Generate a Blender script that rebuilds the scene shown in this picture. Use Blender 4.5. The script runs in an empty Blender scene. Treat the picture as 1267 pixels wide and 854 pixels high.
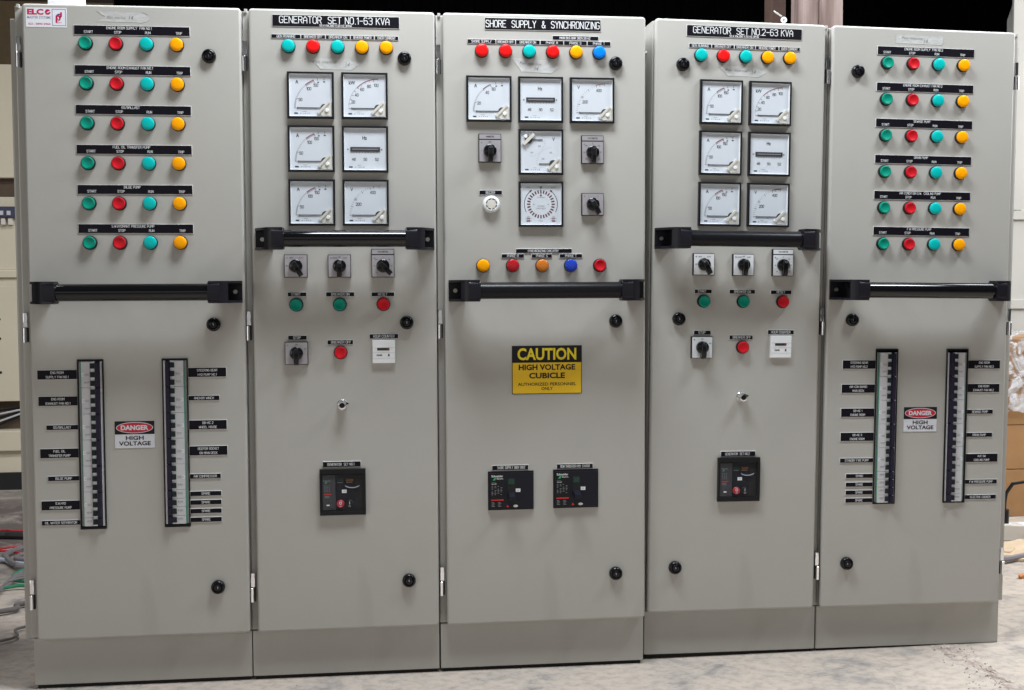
import bpy, bmesh, math, random
from mathutils import Matrix, Vector, Euler
random.seed(7)
sc = bpy.context.scene
col = sc.collection
MM = 0.001
R = math.radians

# ------------------------------------------------------------------ camera, world, lamps, exposure
def rot3(a, b, c):
    return Matrix.Rotation(a, 3, 'Z') @ Matrix.Rotation(b, 3, 'X') @ Matrix.Rotation(c, 3, 'Y')
cam_d = bpy.data.cameras.new('camera'); cam = bpy.data.objects.new('camera', cam_d); col.objects.link(cam)
cam_d.sensor_fit = 'HORIZONTAL'; cam_d.sensor_width = 36.0
cam_d.lens = 1479.77 / 1267 * 36; cam_d.clip_start = 0.05; cam_d.clip_end = 200
rm = rot3(-0.1171796, -0.0510232, 0.0045148)
right, fwd, up = rm.col[0], rm.col[1], rm.col[2]
mw = Matrix((right, up, -fwd)).transposed().to_4x4()
mw.translation = Vector((0.69525, -2.54623, 0.83625))
cam.matrix_world = mw
sc.camera = cam

w = bpy.data.worlds.new('World'); sc.world = w; w.use_nodes = True
bg = w.node_tree.nodes['Background']
bg.inputs[0].default_value = (0.86, 0.93, 1.0, 1); bg.inputs[1].default_value = 0.05

def area(name, loc, target, sx, sy, power, color):
    d = bpy.data.lights.new(name, 'AREA'); d.shape = 'RECTANGLE'; d.size = sx; d.size_y = sy
    d.energy = power; d.color = color
    o = bpy.data.objects.new(name, d); col.objects.link(o)
    o.location = loc
    o.rotation_euler = (Vector(target) - Vector(loc)).to_track_quat('-Z', 'Y').to_euler()
    return o
area('skylight_lamp', (0.90, -0.50, 2.36), (0.95, -0.1, 0.5), 0.80, 0.34, 40, (0.90, 0.95, 1.0))
area('skylight_lamp', (2.50, -0.50, 2.36), (2.25, -0.1, 0.5), 0.60, 0.32, 26, (0.90, 0.95, 1.0))
area('left_front_fill', (-2.3, -2.6, 1.1), (0.6, 0, 0.8), 1.6, 1.8, 18, (1.0, 0.965, 0.92))  # unseen fill lamp added at the left to lift the doors
area('open_front_fill', (0.7, -4.5, 1.25), (0.9, 0, 0.8), 5.0, 1.6, 10, (1.0, 0.97, 0.93))  # unseen fill added low in front so handle tubes cast no dark band
area('side_opening_daylight', (4.7, 1.0, 2.2), (2.7, 0.6, 0.0), 2.4, 1.6, 92, (1.0, 0.98, 0.96))
area('rear_roof_light', (1.1, 0.42, 2.68), (1.1, 0.42, 0.0), 4.4, 0.25, 84, (0.95, 0.97, 1.0))

sc.view_settings.view_transform = 'Standard'
sc.view_settings.look = 'None'
sc.view_settings.exposure = 0.06
sc.view_settings.gamma = 1.0
sc.view_settings.use_curve_mapping = False

# ------------------------------------------------------------------ materials
MAT = {}
def mat(name, color, rough=0.5, metal=0.0, spec=0.5, var=0.0, vscale=8.0, bump=0.0, bscale=200.0,
        coat=0.0, color2=None, rvar=0.0, trans=0.0, emit=None):
    if name in MAT: return MAT[name]
    m = bpy.data.materials.new(name); m.use_nodes = True
    nt = m.node_tree; b = nt.nodes['Principled BSDF']
    b.inputs['Base Color'].default_value = (*color, 1)
    b.inputs['Roughness'].default_value = rough
    b.inputs['Metallic'].default_value = metal
    b.inputs['Specular IOR Level'].default_value = spec
    b.inputs['Coat Weight'].default_value = coat
    b.inputs['Coat Roughness'].default_value = 0.08
    tc = nt.nodes.new('ShaderNodeTexCoord')
    if var or color2:
        n = nt.nodes.new('ShaderNodeTexNoise'); n.inputs['Scale'].default_value = vscale
        n.inputs['Detail'].default_value = 6; n.inputs['Roughness'].default_value = 0.62
        nt.links.new(tc.outputs['Object'], n.inputs['Vector'])
        r = nt.nodes.new('ShaderNodeValToRGB')
        c2 = color2 if color2 else tuple(min(1, c * (1 + var)) for c in color)
        c1 = color if color2 else tuple(c * (1 - var) for c in color)
        r.color_ramp.elements[0].position = 0.34; r.color_ramp.elements[0].color = (*c1, 1)
        r.color_ramp.elements[1].position = 0.66; r.color_ramp.elements[1].color = (*c2, 1)
        nt.links.new(n.outputs['Fac'], r.inputs['Fac']); nt.links.new(r.outputs['Color'], b.inputs['Base Color'])
        if rvar:
            mr = nt.nodes.new('ShaderNodeMapRange')
            mr.inputs['To Min'].default_value = rough - rvar; mr.inputs['To Max'].default_value = rough + rvar
            nt.links.new(n.outputs['Fac'], mr.inputs['Value']); nt.links.new(mr.outputs['Result'], b.inputs['Roughness'])
    if bump:
        n2 = nt.nodes.new('ShaderNodeTexNoise'); n2.inputs['Scale'].default_value = bscale
        n2.inputs['Detail'].default_value = 3
        nt.links.new(tc.outputs['Object'], n2.inputs['Vector'])
        bp = nt.nodes.new('ShaderNodeBump'); bp.inputs['Strength'].default_value = bump
        bp.inputs['Distance'].default_value = 0.001
        nt.links.new(n2.outputs['Fac'], bp.inputs['Height']); nt.links.new(bp.outputs['Normal'], b.inputs['Normal'])
    MAT[name] = m
    return m

PAINT = mat('grey_powder_coat', (0.425, 0.415, 0.385), rough=0.42, var=0.022, vscale=3.0, bump=0.12, bscale=420, rvar=0.05)
# add faint smudges and specks of dirt to the powder coat
def smudge(m):
    nt = m.node_tree; b = nt.nodes['Principled BSDF']
    src = b.inputs['Base Color'].links[0].from_socket
    tc = nt.nodes.new('ShaderNodeTexCoord')
    mp = nt.nodes.new('ShaderNodeMapping'); mp.inputs['Scale'].default_value = (1, 1, 0.5)
    nt.links.new(tc.outputs['Object'], mp.inputs['Vector'])
    n = nt.nodes.new('ShaderNodeTexNoise'); n.inputs['Scale'].default_value = 7; n.inputs['Detail'].default_value = 8
    n.inputs['Distortion'].default_value = 0.8
    nt.links.new(mp.outputs['Vector'], n.inputs['Vector'])
    r = nt.nodes.new('ShaderNodeValToRGB'); r.color_ramp.elements[0].position = 0.62; r.color_ramp.elements[1].position = 0.82
    r.color_ramp.elements[0].color = (0, 0, 0, 1); r.color_ramp.elements[1].color = (0.2, 0.2, 0.2, 1)
    nt.links.new(n.outputs['Fac'], r.inputs['Fac'])
    v = nt.nodes.new('ShaderNodeTexVoronoi'); v.inputs['Scale'].default_value = 7.5
    nt.links.new(tc.outputs['Object'], v.inputs['Vector'])
    vr = nt.nodes.new('ShaderNodeValToRGB'); vr.color_ramp.elements[0].position = 0.008; vr.color_ramp.elements[1].position = 0.014
    vr.color_ramp.elements[0].color = (0.35, 0.35, 0.35, 1); vr.color_ramp.elements[1].color = (0, 0, 0, 1)
    nt.links.new(v.outputs['Distance'], vr.inputs['Fac'])
    ad = nt.nodes.new('ShaderNodeMath'); ad.operation = 'MAXIMUM'
    nt.links.new(r.outputs['Color'], ad.inputs[0]); nt.links.new(vr.outputs['Color'], ad.inputs[1])
    mx = nt.nodes.new('ShaderNodeMix'); mx.data_type = 'RGBA'
    nt.links.new(ad.outputs[0], mx.inputs['Factor']); nt.links.new(src, mx.inputs['A'])
    mx.inputs['B'].default_value = (0.16, 0.14, 0.12, 1)
    nt.links.new(mx.outputs['Result'], b.inputs['Base Color'])
smudge(PAINT)
def waviness(m):
    nt = m.node_tree; b = nt.nodes['Principled BSDF']; old = b.inputs['Normal'].links[0].from_node
    tc = nt.nodes.new('ShaderNodeTexCoord'); n = nt.nodes.new('ShaderNodeTexNoise'); n.inputs['Scale'].default_value = 3.2; n.inputs['Detail'].default_value = 2
    nt.links.new(tc.outputs['Object'], n.inputs['Vector'])
    bp = nt.nodes.new('ShaderNodeBump'); bp.inputs['Strength'].default_value = 0.5; bp.inputs['Distance'].default_value = 0.004
    nt.links.new(n.outputs['Fac'], bp.inputs['Height']); nt.links.new(bp.outputs['Normal'], old.inputs['Normal'])
waviness(PAINT)
BLACK = mat('black_plastic', (0.012, 0.012, 0.014), rough=0.38, spec=0.22, bump=0.1, bscale=900)
BLACKM = mat('black_moulded_nylon', (0.011, 0.010, 0.015), rough=0.36, spec=0.28, bump=0.3, bscale=700)
TUBE = mat('black_anodised_tube', (0.004, 0.004, 0.005), rough=0.07, spec=0.5)
DUSTTUBE = mat('dusty_black_tube', (0.008, 0.008, 0.010), rough=0.3, spec=0.2)
GLOSSBLK = mat('gloss_black_lock', (0.006, 0.006, 0.008), rough=0.16, spec=0.35)
RUBBER = mat('black_rubber', (0.01, 0.009, 0.01), rough=0.8)
PLATE = mat('engraving_laminate_black', (0.006, 0.005, 0.009), rough=0.45, spec=0.15, bump=0.06, bscale=1200)
CORE = mat('engraving_laminate_white', (0.66, 0.66, 0.66), rough=0.5)
LETTER = mat('engraved_white_letter', (0.74, 0.75, 0.76), rough=0.6)
INK = mat('black_print', (0.03, 0.03, 0.035), rough=0.6)
GREYINK = mat('grey_print', (0.22, 0.22, 0.24), rough=0.6)
REDINK = mat('red_print', (0.24, 0.055, 0.065), rough=0.6)
CHROME = mat('chrome', (0.82, 0.82, 0.84), rough=0.16, metal=1.0)
MAROON = mat('maroon_bar', (0.10, 0.014, 0.03), rough=0.4)
STEEL = mat('zinc_steel', (0.5, 0.49, 0.46), rough=0.35, metal=1.0)
DIAL = mat('dial_white', (0.63, 0.66, 0.715), rough=0.45)
METERW = mat('meter_white_inner_frame', (0.74, 0.76, 0.78), rough=0.5)
CREAMP = mat('cream_plastic', (0.64, 0.61, 0.55), rough=0.45)
WHITEP = mat('white_plastic', (0.80, 0.82, 0.83), rough=0.35)
GREYP = mat('light_grey_breaker_plastic', (0.54, 0.54, 0.56), rough=0.45, bump=0.08, bscale=500)
GREENL = mat('green_stripe', (0.10, 0.30, 0.22), rough=0.5)
TOGGLE = mat('breaker_toggle_black', (0.012, 0.02, 0.024), rough=0.4, spec=0.22)
TIE = mat('breaker_tie_bar', (0.018, 0.014, 0.032), rough=0.4, spec=0.22)
SILV = mat('brushed_silver_face', (0.40, 0.38, 0.40), rough=0.42, metal=0.25)
SILVW = mat('white_silver_face', (0.66, 0.68, 0.70), rough=0.45)
CAPG = mat('green_button', (0.0, 0.27, 0.185), rough=0.42, spec=0.2)
CAPR = mat('red_button', (0.58, 0.008, 0.018), rough=0.42, spec=0.2)
LENC = mat('cyan_lens', (0.0, 0.47, 0.45), rough=0.35, spec=0.2, coat=0.08)
LENA = mat('amber_lens', (1.0, 0.39, 0.0), rough=0.35, spec=0.15, coat=0.08)
LENR = mat('red_lens', (0.86, 0.008, 0.008), rough=0.35, spec=0.2, coat=0.08)
LENB = mat('blue_lens', (0.0, 0.21, 0.78), rough=0.35, spec=0.2, coat=0.08)
def hatch(name, c1, c2):
    m = mat(name, c1, rough=0.25, spec=0.3, coat=0.2); nt = m.node_tree; b = nt.nodes['Principled BSDF']
    tc = nt.nodes.new('ShaderNodeTexCoord'); wv = nt.nodes.new('ShaderNodeTexWave')
    wv.bands_direction = 'DIAGONAL'; wv.inputs['Scale'].default_value = 95; wv.inputs['Distortion'].default_value = 1.5
    nt.links.new(tc.outputs['Object'], wv.inputs['Vector'])
    mx = nt.nodes.new('ShaderNodeMix'); mx.data_type = 'RGBA'
    mx.inputs['A'].default_value = (*c1, 1); mx.inputs['B'].default_value = (*c2, 1)
    nt.links.new(wv.outputs['Fac'], mx.inputs['Factor']); nt.links.new(mx.outputs['Result'], b.inputs['Base Color'])
    return m
HATR = hatch('clear_dark_red_lens', (0.38, 0.006, 0.012), (0.52, 0.015, 0.02))
HATO = hatch('clear_orange_lens', (0.70, 0.20, 0.01), (0.50, 0.16, 0.03))
HATB = hatch('clear_blue_lens', (0.01, 0.04, 0.40), (0.02, 0.07, 0.55))
YEL = mat('sign_yellow', (0.84, 0.53, 0.012), rough=0.4)
SIGNK = mat('sign_black', (0.014, 0.013, 0.016), rough=0.4, spec=0.22)
SIGNW = mat('sign_white', (0.66, 0.67, 0.72), rough=0.4)
SIGNR = mat('sign_red', (0.52, 0.015, 0.035), rough=0.4)
YELT = mat('sign_yellow_letter', (0.80, 0.62, 0.02), rough=0.4)
LOGOR = mat('logo_red', (0.55, 0.01, 0.10), rough=0.4)
LOGOB = mat('logo_blue', (0.10, 0.09, 0.26), rough=0.4)
LOGOG = mat('logo_grey_violet', (0.36, 0.33, 0.48), rough=0.4)
STICK = mat('sticker_white', (0.78, 0.80, 0.84), rough=0.35)
GREENLOGO = mat('logo_green', (0.02, 0.42, 0.16), rough=0.4)
REDP = mat('red_print_bright', (0.62, 0.02, 0.02), rough=0.45)
ACB = mat('breaker_grey_black', (0.012, 0.013, 0.020), rough=0.35, spec=0.22)
ACBL = mat('breaker_side_grey', (0.035, 0.035, 0.044), rough=0.4)
REDKNOB = mat('red_breaker_button', (0.42, 0.02, 0.04), rough=0.4)
DKGREEN = mat('dark_green_window', (0.01, 0.045, 0.03), rough=0.25)
DKAMBER = mat('dark_amber_window', (0.16, 0.06, 0.01), rough=0.25)
PEN = mat('pen_ink', (0.14, 0.13, 0.13), rough=0.7)

def tape_mat():
    m = bpy.data.materials.new('masking_tape'); m.use_nodes = True; nt = m.node_tree; b = nt.nodes['Principled BSDF']
    b.inputs['Roughness'].default_value = 0.4
    tc = nt.nodes.new('ShaderNodeTexCoord')
    n = nt.nodes.new('ShaderNodeTexNoise'); n.inputs['Scale'].default_value = 60; n.inputs['Detail'].default_value = 8
    mp = nt.nodes.new('ShaderNodeMapping'); mp.inputs['Scale'].default_value = (1, 1, 3)
    nt.links.new(tc.outputs['Object'], mp.inputs['Vector']); nt.links.new(mp.outputs['Vector'], n.inputs['Vector'])
    r = nt.nodes.new('ShaderNodeValToRGB'); r.color_ramp.elements[0].color = (0.44, 0.44, 0.425, 1); r.color_ramp.elements[1].color = (0.53, 0.53, 0.52, 1)
    r.color_ramp.elements[0].position = .35; r.color_ramp.elements[1].position = .7
    nt.links.new(n.outputs['Fac'], r.inputs['Fac']); nt.links.new(r.outputs['Color'], b.inputs['Base Color'])
    bp = nt.nodes.new('ShaderNodeBump'); bp.inputs['Strength'].default_value = .35; bp.inputs['Distance'].default_value = .001
    nt.links.new(n.outputs['Fac'], bp.inputs['Height']); nt.links.new(bp.outputs['Normal'], b.inputs['Normal'])
    return m
TAPE = tape_mat()
def glass_mat():
    m = bpy.data.materials.new('clear_window'); m.use_nodes = True; nt = m.node_tree
    for n in list(nt.nodes): nt.nodes.remove(n)
    o = nt.nodes.new('ShaderNodeOutputMaterial'); t = nt.nodes.new('ShaderNodeBsdfTransparent'); g = nt.nodes.new('ShaderNodeBsdfGlossy')
    t.inputs['Color'].default_value = (.97, .98, .98, 1)
    g.inputs['Roughness'].default_value = 0.03
    mx = nt.nodes.new('ShaderNodeMixShader')
    mx.inputs[0].default_value = 0.016; nt.links.new(t.outputs[0], mx.inputs[1]); nt.links.new(g.outputs[0], mx.inputs[2])
    nt.links.new(mx.outputs[0], o.inputs['Surface'])
    return m
GLASS = glass_mat()

# ------------------------------------------------------------------ mesh helpers (millimetres in, metres out)
class MB:
    def __init__(s):
        s.v = []; s.f = []; s.m = []; s.sm = []; s.mats = []
    def mi(s, m):
        if m not in s.mats: s.mats.append(m)
        return s.mats.index(m)
    def face(s, idx, m, smooth=True):
        s.f.append(idx); s.m.append(s.mi(m)); s.sm.append(smooth)
    def box(s, x0, x1, y0, y1, z0, z1, m, bev=0, side=None):
        """y0 is the front (towards the viewer, smaller). bev chamfers the front rim."""
        if x0 > x1: x0, x1 = x1, x0
        if y0 > y1: y0, y1 = y1, y0
        if z0 > z1: z0, z1 = z1, z0
        side = side or m
        rings = [((0, y1)), ((0, y0 + bev))] + ([(bev * .35, y0 + bev * .3), (bev, y0)] if bev else [])
        base = len(s.v)
        for off, y in rings:
            s.v += [(x0 + off, y, z0 + off), (x1 - off, y, z0 + off), (x1 - off, y, z1 - off), (x0 + off, y, z1 - off)]
        n = len(rings)
        for k in range(n - 1):
            a = base + 4 * k; b = a + 4
            for i in range(4):
                j = (i + 1) % 4
                s.face([a + i, a + j, b + j, b + i], side, True)
        s.face([base + 4 * (n - 1) + i for i in range(4)], m, False)
        s.face([base + i for i in (3, 2, 1, 0)], side, False)
    def lathe(s, prof, m, seg=28, cx=0, cz=0, ms=None, axis='y', cap=True):
        """profile of (radius, y); revolved round the y axis through cx, cz"""
        base = len(s.v); idx = []
        for (r, y) in prof:
            if r < 1e-6:
                idx.append([len(s.v)]); s.v.append((cx, y, cz))
            else:
                ring = []
                for k in range(seg):
                    a = 2 * math.pi * k / seg
                    ring.append(len(s.v)); s.v.append((cx + r * math.cos(a), y, cz + r * math.sin(a)))
                idx.append(ring)
        for i in range(len(prof) - 1):
            a, b = idx[i], idx[i + 1]; mm = ms[i] if ms else m
            for k in range(seg):
                k2 = (k + 1) % seg
                if len(a) == 1 and len(b) == 1: continue
                if len(a) == 1: s.face([a[0], b[k2], b[k]], mm)
                elif len(b) == 1: s.face([a[k], a[k2], b[0]], mm)
                else: s.face([a[k], a[k2], b[k2], b[k]], mm)
        return idx
    def prism(s, pts, a0, a1, m, plane='xy', smooth=True):
        """polygon extruded; plane 'xy' extrudes along z, 'xz' along y, 'yz' along x"""
        def P(p, a):
            if plane == 'xy': return (p[0], p[1], a)
            if plane == 'xz': return (p[0], a, p[1])
            return (a, p[0], p[1])
        n = len(pts); b = len(s.v)
        s.v += [P(p, a0) for p in pts] + [P(p, a1) for p in pts]
        for i in range(n):
            j = (i + 1) % n
            s.face([b + i, b + j, b + n + j, b + n + i], m, smooth)
        s.face([b + i for i in range(n)], m, False); s.face([b + n + i for i in reversed(range(n))], m, False)
    def quad(s, pts, m):
        b = len(s.v); s.v += pts; s.face([b + i for i in range(len(pts))], m, False)
    def tube(s, path, r, m, seg=8):
        """round tube along a path of (x,y,z) mm"""
        b = len(s.v); n = len(path); P = [Vector(p) for p in path]
        nrm = None
        for i in range(n):
            t = (P[min(i + 1, n - 1)] - P[max(i - 1, 0)]).normalized()
            if nrm is None:
                nrm = t.orthogonal().normalized()
            nrm = (nrm - t * nrm.dot(t)).normalized(); bi = t.cross(nrm)
            for k in range(seg):
                a = 2 * math.pi * k / seg
                s.v.append(tuple(P[i] + nrm * (r * math.cos(a)) + bi * (r * math.sin(a))))
        for i in range(n - 1):
            for k in range(seg):
                k2 = (k + 1) % seg
                s.face([b + i * seg + k, b + i * seg + k2, b + (i + 1) * seg + k2, b + (i + 1) * seg + k], m)
        s.face([b + k for k in reversed(range(seg))], m, False)
        s.face([b + (n - 1) * seg + k for k in range(seg)], m, False)
    def add_mesh(s, verts, faces, m, dx=0, dy=0, dz=0, sx=1, sz=1, shear=0, rot=0):
        b = len(s.v); ca, sa = math.cos(rot), math.sin(rot)
        for (x, z) in verts:
            X = (x + shear * z) * sx; Z = z * sz
            s.v.append((dx + X * ca - Z * sa, dy, dz + X * sa + Z * ca))
        for f in faces: s.face([b + i for i in f], m, False)
    def mesh(s, name, recalc=True):
        me = bpy.data.meshes.new(name)
        me.from_pydata([(x * MM, y * MM, z * MM) for x, y, z in s.v], [], s.f)
        for m in s.mats: me.materials.append(m)
        me.polygons.foreach_set('material_index', s.m)
        me.polygons.foreach_set('use_smooth', s.sm)
        if recalc:
            bm = bmesh.new(); bm.from_mesh(me); bmesh.ops.recalc_face_normals(bm, faces=bm.faces[:]); bm.to_mesh(me); bm.free()
        me.update()
        me.set_sharp_from_angle(angle=R(38))
        me.polygons.foreach_set('use_smooth', s.sm); me.update()
        return me

MESHES = {}
def cached(key, fn):
    if key not in MESHES:
        MESHES[key] = fn()
    return MESHES[key]

def obj(name, me, loc=(0, 0, 0), parent=None, rot=None, label=None):
    o = bpy.data.objects.new(name, me); col.objects.link(o)
    o.location = [c * MM for c in loc]
    if rot: o.rotation_euler = rot
    if parent: o.parent = parent
    if label: o['label'] = label
    return o
def thing(name, label, cat, loc=(0, 0, 0), rot=None, group=None):
    o = bpy.data.objects.new(name, None); col.objects.link(o); o.empty_display_size = 0.1
    o.location = [c * MM for c in loc]
    if rot: o.rotation_euler = rot
    o['label'] = label; o['category'] = cat
    if group: o['group'] = group
    return o
def tag(o, label, cat, group=None):
    o['label'] = label; o['category'] = cat
    if group: o['group'] = group
    return o

# ------------------------------------------------------------------ lettering
GLY = {}
def glyphs(sx, bold=0.0, res=3):
    key = (sx, bold, res)
    if key in GLY: return GLY[key]
    c = bpy.data.curves.new('lettering_curve', 'FONT'); c.body = sx; c.size = 1.0
    c.resolution_u = res; c.offset = bold; c.align_x = 'LEFT'
    o = bpy.data.objects.new('lettering_source', c); col.objects.link(o)
    dg = bpy.context.evaluated_depsgraph_get(); ev = o.evaluated_get(dg); me = ev.to_mesh()
    v = [(a.co.x, a.co.y) for a in me.vertices]; f = [tuple(p.vertices) for p in me.polygons]
    ev.to_mesh_clear(); bpy.data.objects.remove(o); bpy.data.curves.remove(c)
    if v:
        x0 = min(a[0] for a in v); x1 = max(a[0] for a in v)
    else: x0 = x1 = 0
    GLY[key] = (v, f, x0, x1)
    return GLY[key]
capv = glyphs('H')[0]; CAPH = max(a[1] for a in capv) - min(a[1] for a in capv)
def text(mb, s, cx, cz, h, m, y=-0.3, width=None, nar=0.82, bold=0.0, shear=0, rot=0, align='c'):
    """h is capital height in mm; (cx, cz) is the centre of the line"""
    v, f, x0, x1 = glyphs(s, bold)
    if not v: return
    sz = h / CAPH; sx = (width / (x1 - x0)) if width else sz * nar
    v2 = [(a[0] - (x0 + x1) / 2 if align == 'c' else a[0] - x0, a[1] - CAPH / 2) for a in v]
    mb.add_mesh(v2, f, m, cx, y, cz, sx, sz, shear, rot)

# single-stroke engraving alphabet: strokes on a 4 wide x 6 high grid
STROKES = {
 'A': ['002 6', '0,0 0,4 2,6 4,4 4,0;0,2.4 4,2.4'], 'B': ['', '0,0 0,6 3,6 4,5.2 4,4 3,3.2 0,3.2;3,3.2 4,2.4 4,.9 3,0 0,0'],
 'C': ['', '4,5 3,6 1,6 0,5 0,1 1,0 3,0 4,1'], 'D': ['', '0,0 0,6 2.6,6 4,4.8 4,1.2 2.6,0 0,0'], 'E': ['', '4,0 0,0 0,6 4,6;0,3.1 3,3.1'],
 'F': ['', '0,0 0,6 4,6;0,3.1 3,3.1'], 'G': ['', '4,5 3,6 1,6 0,5 0,1 1,0 3,0 4,1 4,2.8 2.3,2.8'], 'H': ['', '0,0 0,6;4,0 4,6;0,3.1 4,3.1'],
 'I': ['', '1,0 1,6'], 'J': ['', '0,1 1,0 2.6,0 3.6,1 3.6,6'], 'K': ['', '0,0 0,6;4,6 0,2.6;1.2,3.6 4,0'], 'L': ['', '0,6 0,0 4,0'],
 'M': ['', '0,0 0,6 2.2,2.6 4.4,6 4.4,0'], 'N': ['', '0,0 0,6 4,0 4,6'], 'O': ['', '1,0 0,1 0,5 1,6 3,6 4,5 4,1 3,0 1,0'],
 'P': ['', '0,0 0,6 3,6 4,5.2 4,3.6 3,2.7 0,2.7'], 'Q': ['', '1,0 0,1 0,5 1,6 3,6 4,5 4,1 3,0 1,0;2.4,1.6 4.2,-.3'],
 'R': ['', '0,0 0,6 3,6 4,5.2 4,3.8 3,3 0,3;2.2,3 4,0'], 'S': ['', '4,5.1 3,6 1,6 0,5.1 0,4 1,3.3 3,2.8 4,2 4,.9 3,0 1,0 0,.9'],
 'T': ['', '0,6 4,6;2,6 2,0'], 'U': ['', '0,6 0,1 1,0 3,0 4,1 4,6'], 'V': ['', '0,6 2,0 4,6'], 'W': ['', '0,6 1.1,0 2.5,4.4 3.9,0 5,6'],
 'X': ['', '0,0 4,6;0,6 4,0'], 'Y': ['', '0,6 2,3 4,6;2,3 2,0'], 'Z': ['', '0,6 4,6 0,0 4,0'],
 '0': ['', '1,0 0,1 0,5 1,6 2.6,6 3.6,5 3.6,1 2.6,0 1,0'], '1': ['', '.4,4.8 1.8,6 1.8,0'], '2': ['', '0,5 1,6 3,6 4,5 4,3.8 0,0 4,0'],
 '3': ['', '0,5.2 1,6 3,6 4,5.1 4,4 3,3.2 1.6,3.2;3,3.2 4,2.3 4,.9 3,0 1,0 0,.8'], '4': ['', '3,0 3,6 0,1.8 4,1.8'],
 '5': ['', '4,6 .4,6 .2,3.4 2.8,3.6 4,2.7 4,1 3,0 1,0 0,.8'], '6': ['', '3.6,5.4 2.6,6 1,6 0,5 0,1 1,0 3,0 4,1 4,2.6 3,3.4 1,3.4 0,2.6'],
 '8': ['', '1,3.2 0,4 0,5.1 1,6 3,6 4,5.1 4,4 3,3.2 1,3.2 0,2.3 0,.9 1,0 3,0 4,.9 4,2.3 3,3.2'], '9': ['', '.4,.6 1.4,0 3,0 4,1 4,5 3,6 1,6 0,5 0,3.6 1,2.7 3,2.7 4,3.5'],
 '7': ['', '0,6 4,6 1.6,0'], '.': ['', '.6,0 .9,0'], ',': ['', '.9,.3 .5,-.9'], '-': ['', '.3,2.9 3.7,2.9'], '/': ['', '0,-.3 3.6,6.3'],
 '&': ['', '4.4,0 1,4.4 1,5.4 1.8,6 2.7,5.4 2.7,4.5 .2,2 .2,.9 1.2,0 2.8,0 4.4,2.2'],
}
def engrave(mb, s, cx, cz, h, m, y, width=None, thick=None, gap=1.35):
    u = h / 6.0; x = 0.0; segs = []
    for ch in s:
        if ch == ' ': x += 3.2; continue
        g = STROKES[ch][1]; mxx = 0
        for line in g.split(';'):
            p = [tuple(float(t) for t in q.split(',')) for q in line.split(' ')]
            mxx = max(mxx, max(a[0] for a in p))
            segs += [((x + a[0], a[1]), (x + b_[0], b_[1])) for a, b_ in zip(p, p[1:])]
        x += mxx + gap
    total = x - gap; sx = (width / total) if width else u * .86
    t = (thick or .125 * h) / 2
    for i, (a, c) in enumerate(segs):
        A = Vector(((a[0] - total / 2) * sx + cx, (a[1] - 3) * u + cz)); B = Vector(((c[0] - total / 2) * sx + cx, (c[1] - 3) * u + cz))
        d = (B - A).normalized(); n = Vector((-d.y, d.x)) * t; A2 = A - d * t * .8; B2 = B + d * t * .8; yy = y - (i % 7) * .008
        mb.quad([(A2.x + n.x, yy, A2.y + n.y), (B2.x + n.x, yy, B2.y + n.y), (B2.x - n.x, yy, B2.y - n.y), (A2.x - n.x, yy, A2.y - n.y)], m)

# ------------------------------------------------------------------ component builders
def plate_mesh(wd, ht, t=1.6):
    def f():
        b = MB(); b.box(-wd / 2, wd / 2, -t, 0, -ht / 2, ht / 2, PLATE, bev=0.7, side=CORE); return b.mesh('nameplate')
    return cached(('plate', round(wd, 1), round(ht, 1)), f)
def nameplate(P, x0, x1, z1, z0, lines, label=None, bold=0.012):
    """lines: (string, centre x, centre z, height[, width]) in the cabinet's own coordinates"""
    cx, cz = (x0 + x1) / 2, (z0 + z1) / 2
    p = obj('nameplate', plate_mesh(x1 - x0, z1 - z0), (cx, 0, cz), P, rot=(0, R(random.uniform(-.12, .12)), 0),
            label=label or ('black nameplate lettered "%s"' % ' '.join(l[0] for l in lines)))
    for l in lines:
        b = MB()
        engrave(b, l[0], l[1] - cx, l[2] - cz, l[3], LETTER, -1.7, width=l[4] if len(l) > 4 else None, thick=max(.6, l[3] * .10))
        obj('lettering', b.mesh('lettering', False), (0, 0, 0), p)
    return p

def button_base():
    b = MB(); b.lathe([(14.6, 0), (14.6, -4.5), (14.2, -6.4), (13.4, -7.2), (12.6, -7.2), (12.6, -3), (0, -3)], BLACK, 32); return b.mesh('push_button')
def cap_push(m):
    b = MB(); b.lathe([(12.6, -4), (12.8, -9.5), (12.2, -11.2), (10.8, -11.9), (9.4, -11.4), (6.5, -10.2), (3, -9.6), (0, -9.5)], m, 32); return b.mesh('button_cap')
def cap_lamp(m):
    b = MB(); b.lathe([(13.3, -5), (13.4, -9.6), (12.9, -11.2), (11.6, -12.2), (8, -13), (4, -13.3), (0, -13.4)], m, 32); return b.mesh('lens')
NAMEC = {}
def seat(P, x, z):
    gx = P.location.x * 1000; k = 2534 / 2526
    return 695 + (gx + x - 695) * k - gx, 836 + (z - 836) * k
def pbutton(P, x, z, m, label):
    x, z = seat(P, x, z)
    o = obj('push_button', cached('pb', button_base), (x, 0, z), P, label=label)
    obj('button_cap', cached(('cap', m.name), lambda: cap_push(m)), (0, 0, 0), o)
def lamp(P, x, z, m, label):
    x, z = seat(P, x, z)
    o = obj('indicator_lamp', cached('pb', button_base), (x, 0, z), P, label=label)
    obj('lens', cached(('lens', m.name), lambda: cap_lamp(m)), (0, 0, 0), o)

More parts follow.
